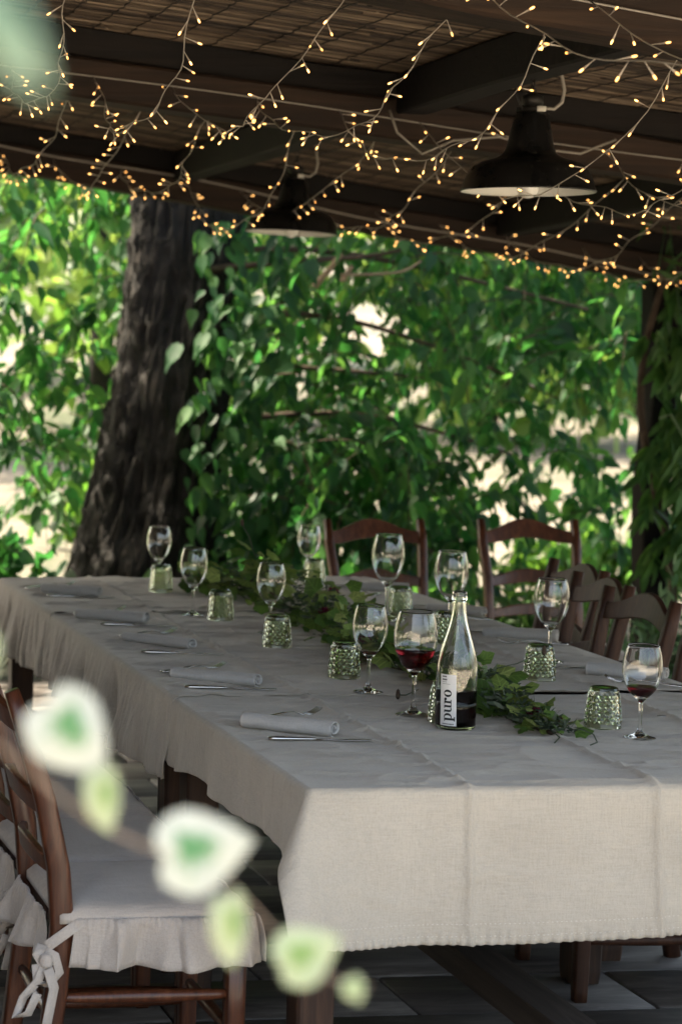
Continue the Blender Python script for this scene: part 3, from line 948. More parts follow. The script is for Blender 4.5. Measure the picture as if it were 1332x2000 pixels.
def wine_glass(x, y, h, bw, label, wine=None):
    pr, bowl, zb_, H, th = glass_profile(h, bw)
    r = tag(empty('wine_glass', (x, y, zc(y))), label, 'wine glass', 'stemmed wine glasses on the table')
    V, F = lathe(smooth_prof(pr, 1), 48)
    obj('glass', V, F, M['glass'], r, True)
    if wine:
        zz = [zb_ + H * z for _, z in bowl]; rr = [bw * q for q, _ in bowl]
        w0 = zb_ + .0078 + H * .028; top = zb_ + H * wine
        P = [(0, w0)] + [(float(np.interp(z, zz, rr)) - th * .8, z) for z in np.linspace(zb_ + .010 + H * .04, top, 10)]
        P += [(P[-1][0] - .002, top + .0003), (0, top)]
        V, F = lathe(P, 48)
        obj('wine', V, F, M['wine'], r, True)
    return r
SG = (.215, .044)
wine_glass(.438, 2.551, .22, .0445, 'empty wine glass standing on the cloth between two upturned tumblers')
wine_glass(.502, 1.086, .222, .0445, 'wine glass with a last sip of red, beside a large glass of wine', .10)
wine_glass(.506, .782, .252, .0515, 'large wine glass a third full of red wine beside the bottle', .42)
wine_glass(.927, .476, .214, .0445, 'wine glass with a little red wine next to an upturned tumbler', .27)
wine_glass(1.045, 2.45, .275, .0515, 'tall empty wine glass in front of the end chair crest rail')
wine_glass(1.125, 2.12, .255, .0515, 'large empty wine glass behind the bottle neck')
wine_glass(1.195, 1.56, .235, .0485, 'empty wine glass rising behind a tumbler, before the dark chairs')
wine_glass(.57, 2.15, .215, .0445, 'empty wine glass directly behind a tumbler in front of the garland')
wine_glass(.517, 3.32, .215, .0445, 'empty wine glass behind the tumbler closest to the tree trunk')
wine_glass(1.128, 3.50, .205, .0445, 'empty wine glass by the rear cloth end beside the chair post')

def make_tumbler():
    h, r0, r1 = .0945, .0415, .0325
    NC, NR = 18, 9
    zb0, zt = .011, .086
    def rad(z):
        t = z / h
        return r0 + (r1 - r0) * t ** 1.25
    g = G(); V = []; F = []
    # lattice of diamonds : corner rings at half-row steps
    def P(i, j, k=0.0):
        z = zb0 + (zt - zb0) * i / NR
        a = 2 * PI * (j + .5 * (i % 2)) / NC
        r = rad(z) + k
        return (r * math.cos(a), r * math.sin(a), z)
    idx = {}
    for i in range(NR + 1):
        for j in range(NC):
            idx[(i, j)] = len(V); V.append(P(i, j))
    for i in range(0, NR - 1):
        for j in range(NC):
            if i % 2 == 0: lft, rgt = idx[(i + 1, (j - 1) % NC)], idx[(i + 1, j)]
            else: lft, rgt = idx[(i + 1, j)], idx[(i + 1, (j + 1) % NC)]
            bot, tp = idx[(i, j)], idx[(i + 2, j)]
            z = zb0 + (zt - zb0) * (i + 1) / NR
            a = 2 * PI * (j + .5 * (i % 2)) / NC
            r = rad(z) + .0026
            c = len(V); V.append((r * math.cos(a), r * math.sin(a), z))
            F += [(bot, rgt, c), (rgt, tp, c), (tp, lft, c), (lft, bot, c)]
    # bottom and top zigzag fill
    for j in range(NC):
        F.append((idx[(0, j)], idx[(0, (j + 1) % NC)], idx[(1, j)]))
        i = NR
        if (NR % 2) == 1: F.append((idx[(NR, (j) % NC)], idx[(NR - 1, (j + 1) % NC)], idx[(NR, (j + 1) % NC)])) if False else None
    if NR % 2 == 1:
        for j in range(NC):
            F.append((idx[(NR, j)], idx[(NR - 1, (j + 1) % NC)], idx[(NR, (j + 1) % NC)]))
    else:
        for j in range(NC):
            F.append((idx[(NR, j)], idx[(NR - 1, j)], idx[(NR, (j + 1) % NC)]))
    flat = len(F)
    # rim band: from lattice ring 0 down to the lip, then inside up, closed under the base
    def ring(r, z, off=0.0):
        b = len(V)
        for j in range(NC):
            a = 2 * PI * (j + off) / NC
            V.append((r * math.cos(a), r * math.sin(a), z))
        return b
    def bridge(b0, b1):
        for j in range(NC):
            j2 = (j + 1) % NC
            F.append((b0 + j, b1 + j, b1 + j2, b0 + j2))
    r_a = ring(rad(zb0) + .0012, zb0 - .003); r_b = ring(r0 + .0016, .002); r_c = ring(r0 + .0006, 0); r_d = ring(r0 - .0022, 0); r_e = ring(r0 - .0032, .003)
    seq = [0, r_a, r_b, r_c, r_d, r_e]
    for q in np.linspace(.02, .078, 5): seq.append(ring(rad(q) - .0036, q))
    seq.append(ring(r1 - .012, .0835))
    for a_, b_ in zip(seq[:-1], seq[1:]): bridge(a_, b_)
    c = len(V); V.append((0, 0, .0845))
    for j in range(NC): F.append((seq[-1] + j, c, seq[-1] + (j + 1) % NC))
    # solid base on top
    off = .5 * (NR % 2)
    e0 = idx[(NR, 0)]
    t1_ = ring(r1 + .0003, .0888, off); t2_ = ring(r1 - .0012, h - .0012, off); t3_ = ring(r1 - .004, h, off); t4_ = ring(r1 - .009, h - .0015, off)
    for a_, b_ in zip([e0, t1_, t2_, t3_], [t1_, t2_, t3_, t4_]):
        for j in range(NC):
            j2 = (j + 1) % NC
            F.append((a_ + j, a_ + j2, b_ + j2, b_ + j))
    c = len(V); V.append((0, 0, h - .0016))
    for j in range(NC): F.append((t4_ + j, t4_ + (j + 1) % NC, c))
    return mesh('tumbler', V, F, M['tumbler'], False)
tum_me = make_tumbler()
bm = bmesh.new(); bm.from_mesh(tum_me); bmesh.ops.recalc_face_normals(bm, faces=bm.faces); bm.to_mesh(tum_me); bm.free()
base_me = mesh('tumbler_base', *lathe([(0, .0872), (.0312, .0872), (.0318, .0895), (.0308, .0928), (.027, .0936), (0, .0922)], 36), M['tumblerbase'], True)
tums = [(.487, 3.165, 'closest to the tree trunk, in front of a glass bowl'), (.504, 2.465, 'beside the free-standing empty glass at the garland end'),
        (.506, 1.873, 'in front of an empty glass and the leafy garland'), (1.108, 3.373, 'beyond the tall garland leaves near the chair post'),
        (.52, 1.324, 'beside the glass with a last sip, at the cloth overlap'), (1.131, 2.56, 'behind the tall empty glass stem'),
        (1.045, 1.94, 'just behind the bottle shoulder and large wine glass'), (1.038, 1.272, 'beside the dark chairs with fork tines next to it'),
        (.905, .616, 'next to the glass with a little wine at the front edge'), (.555, .70, 'hidden behind the wine bottle, only its edge showing')]
tum_b = None
for k, (x, y, lb) in enumerate(tums):
    r = tag(empty('tumbler', (x, y, zc(y)), .3 * k), 'upturned green diamond-cut tumbler ' + lb, 'tumbler', 'upturned green tumblers')
    inst('cut_body', tum_me, r); inst('dark_base', base_me, r)

# bottle -------------------------------------------------------------
bt = tag(empty('wine_bottle', (.544, .615, zc(.6))), 'clear wine bottle half full of dark red wine with upright white puro label', 'bottle')
BR = .0465
po = [(0, .006), (.02, .004), (.036, .0), (.042, .0015), (.0458, .006), (BR, .012), (BR, .10), (BR, .135), (.0455, .152), (.042, .172), (.0355, .196), (.028, .22), (.0215, .243), (.0175, .265), (.0158, .283), (.0152, .297), (.0158, .299), (.018, .302), (.0182, .307), (.0165, .310), (.0160, .318), (.0148, .3205)]
pi_ = [(.0098, .3205), (.0096, .30), (.0112, .28), (.0135, .264), (.0178, .243), (.0245, .22), (.032, .196), (.0385, .172), (.042, .15), (.0432, .135), (.0432, .10), (.0432, .018), (.038, .0105), (.02, .016), (0, .022)]
V, F = lathe(smooth_prof(po + pi_, 1), 56)
obj('bottle_glass', V, F, M['bottle'], bt, True)
V, F = lathe([(0, .0225), (.02, .0165), (.0385, .0095), (.0436, .0180), (.0440, .05), (.0440, .0915), (.0428, .092), (0, .0915)], 56)
obj('wine', V, F, M['winedark'], bt, True)
LA = math.radians(225.5)     # label centre direction
def onb(s, z, r=BR + .0007):
    a = LA + s / BR
    return (r * math.cos(a), r * math.sin(a), z)
lw_, lz0, lz1 = .0385, .0125, .131
tilt = .03
g = G(); nS = 14
for j in range(2):
    z = (lz0, lz1)[j]
    for i in range(nS): g.V.append(onb(-lw_ / 2 + lw_ * i / (nS - 1) - (z - .07) * tilt, z))
g.F = [(i, i + 1, nS + i + 1, nS + i) for i in range(nS - 1)]; g.M = [0] * (nS - 1)
lab = g.obj('label', M['paper'], bt, True)
# lettering: glyphs drawn in (u along word, v up the letter); word runs up the bottle, tops towards -s
gl = G()
def put(pts_list):
    for q in pts_list: 
        base = len(gl.V)
        for (u, v) in q:
            z = u; s = -v - (z - .07) * tilt
            gl.V.append(onb(s, z, BR + .0011))
        gl.F.append(tuple(range(base, base + len(q)))); gl.M.append(0)
def rect(x0, x1, y0, y1, nx=3):
    return [[(x0, y0 + (y1 - y0) * k / nx), (x1, y0 + (y1 - y0) * k / nx), (x1, y0 + (y1 - y0) * (k + 1) / nx), (x0, y0 + (y1 - y0) * (k + 1) / nx)] for k in range(nx)]
def arc(cx, cy, ro, ry, ri, riy, a0, a1, n=18):
    out = []
    for k in range(n):
        t0 = a0 + (a1 - a0) * k / n; t1 = a0 + (a1 - a0) * (k + 1) / n
        out.append([(cx + ro * math.cos(t0), cy + ry * math.sin(t0)), (cx + ro * math.cos(t1), cy + ry * math.sin(t1)), (cx + ri * math.cos(t1), cy + riy * math.sin(t1)), (cx + ri * math.cos(t0), cy + riy * math.sin(t0))])
    return out
S = .0172
def glyph(polys, ox, oy):
    put([[(ox + u * S, oy + v * S) for u, v in q] for q in polys])
OY = -.0085
gp = rect(.12, .42, -.42, 1.0, 6) + rect(0, .62, -.46, -.33, 2) + rect(-.02, .3, .88, 1.0, 2) + arc(.58, .5, .50, .53, .19, .40, -PI * .62, PI * .62, 22)
gu = rect(.10, .38, .28, 1.0, 5) + rect(-.02, .38, .88, 1.0, 2) + rect(.72, 1.0, .0, 1.0, 6) + rect(.58, 1.0, .88, 1.0, 2) + rect(.72, 1.14, 0, .11, 2) + arc(.46, .3, .36, .32, .10, .18, PI, PI * 1.75, 14)
gr = rect(.12, .40, 0, 1.0, 6) + rect(0, .58, 0, .12, 2) + rect(-.02, .3, .88, 1.0, 2) + arc(.66, .80, .19, .19, 0.001, .001, 0, 2 * PI, 16) + arc(.60, .58, .34, .42, .22, .30, PI * .42, PI * .98, 8)
go = arc(.5, .5, .5, .53, .20, .43, 0, 2 * PI, 30)
ux = .0235
for poly, adv in ((gp, 1.14), (gu, 1.16), (gr, .93), (go, 1.0)):
    glyph(poly, ux, OY); ux += adv * S
# small print
for k in range(9): put(rect(.0155, .0178, .013 - k * .0030 - .0022, .013 - k * .0030, 1))
for k in range(4): put([[(.1245, .0135 - k * .0028 - .0022), (.1275, .0135 - k * .0028 - .0022), (.1275, .0135 - k * .0028), (.1245, .0135 - k * .0028)]])
for k in range(4): put([[(.1175, .0135 - k * .0030 - .0023), (.1208, .0135 - k * .0030 - .0023), (.1208, .0135 - k * .0030), (.1175, .0135 - k * .0030)]])
for k in range(7): put([[(.1085, .0135 - k * .0028 - .0018), (.1095, .0135 - k * .0028 - .0018), (.1095, .0135 - k * .0028), (.1085, .0135 - k * .0028)]])
for k in range(4): put([[(.1130, .0135 - k * .0028 - .0018), (.1140, .0135 - k * .0028 - .0018), (.1140, .0135 - k * .0028), (.1130, .0135 - k * .0028)]])
gl.obj('lettering', M['ink'], lab, True)

# ------------------------------------------------------------------ napkins and cutlery
def make_napkin(length, seed, flat=1.0):
    """rolled napkin along +x, spiral section"""
    random.seed(seed)
    turns, n = 1.75, 64; r0, r1 = .0045, .0255
    sec = []
    for i in range(n):
        t = i / (n - 1); a = -PI / 2 - turns * 2 * PI * (1 - t)
        rr = r0 + (r1 - r0) * t ** .8
        rr *= 1 + .10 * math.sin(3 * a + seed) * (1 - t)
        sec.append((rr * math.cos(a) * 1.08, rr * math.sin(a) * .76 * flat))
    zmin = min(z for _, z in sec)
    TS = [0, .012] + list(np.linspace(.04, .96, 22)) + [.988, 1.0]; N = len(TS); V = []
    for j in range(N):
        t = TS[j]; x = length * (t - .5)
        sc = 1 + .07 * math.sin(2.2 * t + seed) - .16 * (1 - t) ** 2
        for i, (yy, zz) in enumerate(sec):
            e = (.003 * math.sin(i * .16 + seed) if j in (0, N - 1) else 0)
            wob = .0012 * math.sin(9 * t + i * .2 + seed)
            V.append((x + e, yy * sc + wob, (zz - zmin) * sc * (1 + .03 * math.sin(7 * t + seed)) + .002))
    F = grid_faces(n, N)
    mi = [1 if (k // (n - 1)) >= N - 2 or k // (n - 1) == 0 else 0 for k in range(len(F))]
    me = mesh('napkin', V, F, [M['napkin'], M['napkin_edge']], True, mi)
    return me
nap_mes = [make_napkin(.20 + .006 * k, 2 + k, 1 - .06 * (k % 3)) for k in range(4)]
def napkin(p0, p1, k, label, group):
    p0 = Vector((*p0, 0)); p1 = Vector((*p1, 0)); c = (p0 + p1) / 2
    a = math.atan2(p1.y - p0.y, p1.x - p0.x)
    o = inst('napkin', nap_mes[k % 4], None, (c.x, c.y, zc(c.y) - .001), (0, 0, a))
    L_ = (p1 - p0).length
    o.scale = (L_ / .205, 1, 1)
    md = o.modifiers.new('thickness', 'SOLIDIFY'); md.thickness = .0024; md.offset = 0
    return tag(o, label, 'napkin', group)

def make_knife():
    g = G()
    # handle from x=-.115 to -.005, blade to +.115
    xs = np.linspace(-.115, -.01, 10)
    g.add(*sweep([(x, 0, .0045) for x in xs], [.010, .0165, .018, .0175, .016, .0145, .0135, .013, .0125, .011], [.006, .0082, .009, .0088, .008, .0072, .0065, .006, .0055, .005], (0, 1, 0), .6))
    bl = [(-.012, -.005), (.02, -.0065), (.07, -.0095), (.10, -.009), (.115, -.004), (.117, .001), (.11, .006), (.07, .0075), (-.012, .005)]
    V = [(x, y, .0042) for x, y in bl] + [(x, y, .0028) for x, y in bl]; nb = len(bl)
    F = [tuple(range(nb)), tuple(range(nb, 2 * nb))[::-1]] + [(i, i + nb, (i + 1) % nb + nb, (i + 1) % nb) for i in range(nb)]
    g.add(V, F)
    return g
def make_fork():
    g = G()
    P = [(-.10, 0, .005), (-.09, 0, .005), (-.05, 0, .007), (0, 0, .013), (.03, 0, .012), (.045, 0, .008)]
    g.add(*sweep(P, [.012, .017, .014, .007, .0065, .012], [.004, .004, .0035, .0035, .003, .0022], (0, 1, 0), .5))
    g.add(*sweep([(.043, 0, .0085), (.053, 0, .005), (.064, 0, .0045)], [.012, .022, .0235], .002, (0, 1, 0), .4))
    for k in range(4):
        yy = (-1.5 + k) * .0064
        g.add(*sweep([(.060, yy, .0045), (.08, yy, .0062), (.098, yy, .0125), (.108, yy * 1.02, .019)], [.0036, .0034, .003, .0018], [.002, .002, .0018, .0012], (0, 1, 0), .4))
    return g
kn_me = make_knife().mesh('knife', M['steel']); fk_me = make_fork().mesh('fork', M['steel'])
def cutlery(name, me, p0, p1, label, group, scale=1.0):
    p0 = Vector((*p0, 0)); p1 = Vector((*p1, 0)); c = (p0 + p1) / 2
    o = inst(name, me, None, (c.x, c.y, zc(c.y) + .001), (0, 0, math.atan2(p1.y - p0.y, p1.x - p0.x)))
    o.scale = (scale,) * 3
    return tag(o, label, name, group)
NL, KL, FL = 'rolled napkins along the ruffled chair side', 'knives along the ruffled chair side', 'forks along the ruffled chair side'
seat_names = ['at the front cloth setting beside the table corner', 'at the setting by the overlap of front and middle cloth', 'at the middle cloth setting opposite a garland tumbler',
              'at the setting near the far fold of the middle cloth', 'at the rear cloth setting nearest the tree trunk']
naps = [((.052, .655), (.225, .515)), ((.058, 1.319), (.243, 1.176)), ((.09, 2.0), (.24, 1.82)), ((.058, 2.51), (.235, 2.36)), ((.06, 3.12), (.235, 3.0))]
knives = [((.056, .491), (.292, .461)), ((.042, 1.158), (.275, 1.118)), ((.072, 1.758), (.305, 1.698)), ((.084, 2.334), (.315, 2.275)), ((.049, 3.002), (.28, 2.965))]
forks = [((.075, .715), (.285, .80)), ((.035, 1.393), (.24, 1.472)), ((.078, 2.055), (.28, 2.145)), ((.05, 2.565), (.24, 2.66)), ((.013, 3.22), (.21, 3.31))]
for k, nm in enumerate(seat_names):
    napkin(*naps[k], k, 'rolled grey linen napkin ' + nm, NL)
    cutlery('knife', kn_me, *knives[k], 'steel table knife ' + nm, KL)
    cutlery('fork', fk_me, *forks[k], 'steel fork ' + nm, FL)
NR_, KR, FR = 'rolled napkins along the dark chair side', 'knives along the dark chair side', 'forks along the dark chair side'
rn = ['before the end chairs on the dark chair side', 'beside the bottle neck on the dark chair side', 'by the dark chairs next to the empty glass bowl', 'behind the glass with a little wine on the dark chair side']
napsr = [((1.185, 3.20), (1.375, 3.13)), ((1.27, 2.66), (1.40, 2.52)), ((1.215, 2.06), (1.385, 1.94)), ((1.205, 1.345), (1.375, 1.225))]
knivesr = [((1.37, 3.27), (1.15, 3.31)), ((1.39, 2.70), (1.18, 2.76)), ((1.37, 2.11), (1.15, 2.16)), ((1.38, 1.40), (1.15, 1.44))]
forksr = [((1.37, 3.06), (1.18, 3.02)), ((1.38, 2.40), (1.19, 2.44)), ((1.385, 1.862), (1.195, 1.905)), ((1.36, 1.10), (1.205, 1.21))]
for k, nm in enumerate(rn):
    napkin(*napsr[k], k + 1, 'rolled grey linen napkin ' + nm, NR_)
    cutlery('knife', kn_me, *knivesr[k], 'steel table knife ' + nm, KR)
    cutlery('fork', fk_me, *forksr[k], 'steel fork ' + nm, FR)
cutlery('knife', kn_me, (1.33, .70), (1.09, .725), 'steel table knife beyond the front glass with a little wine', KR)

# ------------------------------------------------------------------ leaves
def leaf_template(kind):
    if kind == 'heart':
        mid = [0, .28, .62, 1.0]
        side = [(-.06, .20), (.06, .40), (.34, .46), (.68, .27)]
        V = [(0, 0, 0), (.28, 0, -.01), (.62, 0, -.03), (1.0, 0, -.10)]
        for s in (-1, 1):
            for x, y in side: V.append((x, s * y, .10 * y - .05 * x))
        Lf = [4, 5, 6, 7]; Rt = [8, 9, 10, 11]
        F = []
        for S_, flip in ((Lf, 1), (Rt, 0)):
            q = [(0, S_[0], S_[1]), (0, S_[1], 1), (1, S_[1], S_[2]), (1, S_[2], 2), (2, S_[2], S_[3]), (2, S_[3], 3)]
            F += [f[::-1] if flip else f for f in q]
        return np.array(V, float), F
    if kind == 'ovate':
        V = [(0, 0, 0), (.25, 0, -.01), (.58, 0, -.05), (1.05, 0, -.2)]
        side = [(-.03, .13), (.12, .30), (.42, .33), (.76, .13)]
        for s in (-1, 1):
            for x, y in side: V.append((x, s * y, .16 * y - .07 * x + (.03 if s > 0 else 0)))
        F = []
        for S_, flip in (([4, 5, 6, 7], 1), ([8, 9, 10, 11], 0)):
            q = [(0, S_[0], S_[1]), (0, S_[1], 1), (1, S_[1], S_[2]), (1, S_[2], 2), (2, S_[2], S_[3]), (2, S_[3], 3)]
            F += [f[::-1] if flip else f for f in q]
        return np.array(V, float), F
    if kind == 'lance':
        V = [(0, 0, 0), (.35, 0, -.02), (.7, 0, -.06), (1, 0, -.14), (.2, .11, .02), (.5, .14, 0), (.8, .08, -.06), (.2, -.11, .02), (.5, -.14, 0), (.8, -.08, -.06)]
        F = [(0, 1, 4), (1, 5, 4), (1, 2, 5), (2, 6, 5), (2, 3, 6), (0, 7, 1), (1, 7, 8), (1, 8, 2), (2, 8, 9), (2, 9, 3)]
        return np.array(V, float), F
    if kind == 'grape':
        ang = np.radians([-168, -130, -100, -75, -48, -25, 0, 25, 48, 75, 100, 130, 168])
        rad = [.34, .50, .42, .55, .46, .52, .66, .52, .46, .55, .42, .50, .34]
        V = [(.38, 0, .03)] + [(.38 + r * math.cos(a), r * math.sin(a), -.06 - .10 * (i % 2) * r) for i, (a, r) in enumerate(zip(ang, rad))]
        F = [(0, i, i + 1) for i in range(1, 13)]
        F.append((0, 13, 1))
        return np.array(V, float), F
    if kind == 'blade':
        V = [(0, -.03, 0), (0, .03, 0), (.5, -.05, .01), (.5, .05, .01), (1, 0, -.08)]
        return np.array(V, float), [(0, 2, 3, 1), (2, 4, 3)]

def leaf_frames(pos, dirs, nrm, size, width):
    """returns (n,3,3) basis columns scaled"""
    d = dirs / np.linalg.norm(dirs, axis=1, keepdims=True)
    n_ = nrm - d * np.sum(nrm * d, 1, keepdims=True)
    n_ /= np.linalg.norm(n_, axis=1, keepdims=True) + 1e-9
    s = np.cross(n_, d)
    return np.stack([d * size[:, None], s * (size * width)[:, None], n_ * size[:, None]], 2)

def leaf_mesh(name, kind, pos, B, mt, origin=(0, 0, 0)):
    T, F = leaf_template(kind)
    k = len(T); n_ = len(pos)
    V = np.einsum('nij,kj->nki', B, T) + (pos - np.asarray(origin))[:, None, :]
    V = V.reshape(-1, 3)
    loops = []; starts = []; tot = []
    lens = [len(f) for f in F]; flat = np.concatenate([np.array(f) for f in F])
    L_ = (flat[None, :] + (np.arange(n_) * k)[:, None]).ravel()
    tot = np.tile(lens, n_); starts = np.concatenate([[0], np.cumsum(tot)[:-1]])
    me = bpy.data.meshes.new(name)
    me.vertices.add(len(V)); me.vertices.foreach_set('co', V.ravel())
    me.loops.add(len(L_)); me.loops.foreach_set('vertex_index', L_.astype(np.int32))
    me.polygons.add(len(tot)); me.polygons.foreach_set('loop_start', starts.astype(np.int32))
    me.polygons.foreach_set('loop_total', tot.astype(np.int32))
    me.polygons.foreach_set('use_smooth', np.ones(len(tot), bool))
    me.materials.append(mt); me.update(calc_edges=True); me.validate()
    return me

TEMPL = {}
def leaf_obj_mesh(kind, mt):
    key = (kind, mt.name)
    if key not in TEMPL:
        T, F = leaf_template(kind)
        TEMPL[key] = mesh('leaf', T, F, mt, True)
    return TEMPL[key]

def leaf_objects(kind, mt, pos, B, parent, origin):
    me = leaf_obj_mesh(kind, mt)
    for p, b in zip(pos, B):
        mm = Matrix(((b[0, 0], b[0, 1], b[0, 2], p[0] - origin[0]), (b[1, 0], b[1, 1], b[1, 2], p[1] - origin[1]), (b[2, 0], b[2, 1], b[2, 2], p[2] - origin[2]), (0, 0, 0, 1)))
        inst('leaf', me, parent, mat=mm)

# ------------------------------------------------------------------ the big tree
TO = np.array((1.42, 7.0, -.05))
tree = tag(empty('mulberry_tree', tuple(TO)), 'old dark-barked tree with drooping leafy branches behind the table', 'tree')
NA, NZ = 150, 120
V = []
zz = np.linspace(0, 4.6, NZ)
for z in zz:
    cx = np.interp(z, [0, .4, .95, 1.5, 2.3, 4.6], [-.16, -.06, .01, .07, .12, .10])
    r = np.interp(z, [0, .25, .6, 1.0, 1.6, 2.4, 4.6], [.56, .44, .37, .315, .27, .255, .22])
    for k in range(NA):
        a = 2 * PI * k / NA
        rid = abs(float(vnoise(a * 7.2 + .6 * math.sin(z * 2.2), z * 2.6, 5))) * .8 + .8 * abs(float(vnoise(a * 15 + .8 * math.sin(z * 5), z * 7, 8)))
        lob = .10 * math.sin(3 * a + 1 + z * .3) * (1.2 if z < .6 else .6)
        rr = r * (1 + lob * .6) + .075 * (.6 - rid) + .03 * float(vnoise(a * 1.6, z * 2.1, 31))
        V.append((cx + rr * math.cos(a), rr * math.sin(a), z))
F = [(j * NA + k, j * NA + (k + 1) % NA, (j + 1) * NA + (k + 1) % NA, (j + 1) * NA + k) for j in range(NZ - 1) for k in range(NA)]
obj('trunk', V, F, M['bark'], tree, True)
def branch(P, r0, r1, mt='twig', name='branch', nseg=10):
    P = [Vector(p) for p in P]
    # catmull-ish resample
    Q = []
    for i in range(len(P) - 1):
        a = P[max(i - 1, 0)]; b = P[i]; c = P[i + 1]; d = P[min(i + 2, len(P) - 1)]
        for q in range(nseg):
            t = q / nseg
            Q.append(.5 * ((2 * b) + (c - a) * t + (2 * a - 5 * b + 4 * c - d) * t * t + (3 * b - a - 3 * c + d) * t ** 3))
    Q.append(P[-1])
    V, F = tube([q - Vector(TO) for q in Q], [r0 + (r1 - r0) * i / (len(Q) - 1) for i in range(len(Q))], 7)
    return obj(name, V, F, M[mt], tree, True)
limbs = [[(1.5, 7, 2.6), (2.2, 7.1, 2.9), (3.4, 7.2, 2.75), (4.6, 7.3, 2.3)], [(1.5, 7, 2.9), (.8, 7.1, 3.3), (-.4, 7.2, 3.2), (-1.6, 7.4, 2.7)],
         [(1.5, 7, 3.2), (1.9, 8, 3.9), (2.4, 9.2, 3.9)], [(1.5, 7, 3.4), (1.6, 6.3, 3.8), (1.9, 5.6, 3.9)], [(1.5, 7, 2.1), (2.3, 6.9, 2.12), (3.2, 6.8, 1.95), (4.1, 6.9, 1.75)],
         [(1.6, 7, 1.75), (2.3, 7.0, 1.78), (3.0, 7.1, 1.62), (3.7, 7.1, 1.35)], [(1.6, 7.1, 1.5), (2.3, 7.2, 1.5), (3.0, 7.2, 1.45)], [(1.7, 7.1, 1.2), (2.6, 7.2, 1.25), (3.4, 7.0, 1.05)],
         [(1.55, 6.8, 2.0), (2.0, 6.7, 2.05), (2.5, 6.65, 2.1), (2.62, 6.6, 2.16)]]
for k, P in enumerate(limbs):
    branch(P, .10 if k < 4 else .022, .02 if k < 4 else .006)
branch([(2.08, 6.45, 1.92), (2.14, 6.42, 2.0), (2.2, 6.4, 2.09)], .018, .014, 'palewood')
branch([(2.24, 6.5, 1.95), (2.28, 6.46, 2.03)], .014, .012, 'palewood')
branch([(2.2, 6.4, 1.98), (2.5, 6.4, 2.0), (2.62, 6.4, 2.06)], .008, .006, 'palewood')

# drooping shoots with leaves
pos, dirs, nrm, size = [], [], [], []
shoots = G()
ns = 0
while ns < 930:
    x = random.uniform(-1.3, 5.9); y = random.uniform(6.25, 8.5); z = random.uniform(.55, 3.0)
    if ns > 840: x, y, z = random.uniform(1.8, 3.35), random.uniform(6.2, 7.6), random.uniform(.35, 1.15)
    if abs(x - (1.5 + (y - 7) * .258)) < .55 and y < 7.45: continue
    if 3.0 < x - (y - 7) * .4 < 4.2 and z < 1.6 and random.random() < .83: continue
    if x < .95 and random.random() < .42: continue
    if x < .95 and z < 1.1 and random.random() < .45: continue
    ns += 1
    a0 = random.uniform(0, 2 * PI); ln = random.uniform(.4, .95)
    hd = np.array((math.cos(a0), math.sin(a0) * .6, 0)); up0 = random.uniform(-.1, .45); dr = random.uniform(.5, 1.1)
    N = max(6, int(ln / .05)); P = []
    for i in range(N + 1):
        t = i / N
        p = np.array((x, y, z)) + hd * ln * (t - .5 * dr * t * t * .6) + np.array((0, 0, ln * (up0 * t - dr * t * t)))
        if p[2] < .2: break
        if abs(p[0] - (1.48 + (p[1] - 7) * .258)) < .34 and p[1] < 7.4: break
        P.append(p)
        if i == 0: continue
        tg = P[-1] - P[-2]; tg /= np.linalg.norm(tg)
        for sd in ((-1, 1) if random.random() < .62 else (random.choice((-1, 1)),)):
            lat = np.cross(tg, np.array((0, 0, 1.0))) * sd
            lat /= np.linalg.norm(lat) + 1e-6
            d = tg * random.uniform(.2, .8) + lat * random.uniform(.3, 1.0) + np.array((0, 0, -random.uniform(.1, 1.2))) + rng.normal(0, .2, 3)
            pos.append(p + lat * .02 + rng.normal(0, .02, 3)); dirs.append(d)
            nrm.append(np.array((0, 0, 1.0)) + lat * .3 + rng.normal(0, .55, 3) + np.array((0, -.35, 0)))
            size.append(random.uniform(.055, .14) * (1.0 if random.random() < .85 else 1.25))
    if len(P) > 1:
        shoots.add(*tube([Vector(p - TO) for p in P], [.005 + (.0018 - .005) * i / (len(P) - 1) for i in range(len(P))], 4, False))
# a few leaves sprouting from the trunk side
for k in range(300):
    z = random.uniform(.4, 2.25); x = 1.44 + random.uniform(-.02, .5) + .04 * z; p = np.array((x, 6.62 - random.uniform(0, .12), z))
    pos.append(p); dirs.append(np.array((random.uniform(-.6, .6), -.3, -random.uniform(.4, 1)))); nrm.append(np.array((random.uniform(-.6, .6), -.8, .7))); size.append(random.uniform(.07, .14))
for (x, z, s) in [(1.27, .47, .17), (1.36, 1.62, .16), (1.42, 1.3, .15), (1.5, 1.68, .15), (1.55, .95, .14), (1.45, .6, .15)]:
    pos.append(np.array((x + .05, 6.52, z))); dirs.append(np.array((-.5, -.1, -.75))); nrm.append(np.array((-.3, -.6, .8))); size.append(s)
pos = np.array(pos); dirs = np.array(dirs); nrm = np.array(nrm); size = np.array(size)
B = leaf_frames(pos, dirs, nrm, size, rng.uniform(.58, .92, len(size)))
front = np.argsort(pos[:, 1] + .25 * rng.random(len(pos)))
vis = [i for i in front if .35 < pos[i, 0] < 4.6 and .4 < pos[i, 2] < 2.25][:300]
mask = np.zeros(len(pos), bool); mask[vis] = True
leaf_objects('ovate', M['leaf'], pos[mask], B[mask], tree, TO)
o = inst('hanging_foliage', leaf_mesh('hanging_foliage', 'ovate', pos[~mask], B[~mask], M['leaf'], TO), tree); o['kind'] = 'stuff'
o = shoots.obj('shoots', M['twig'], tree); o['kind'] = 'stuff'
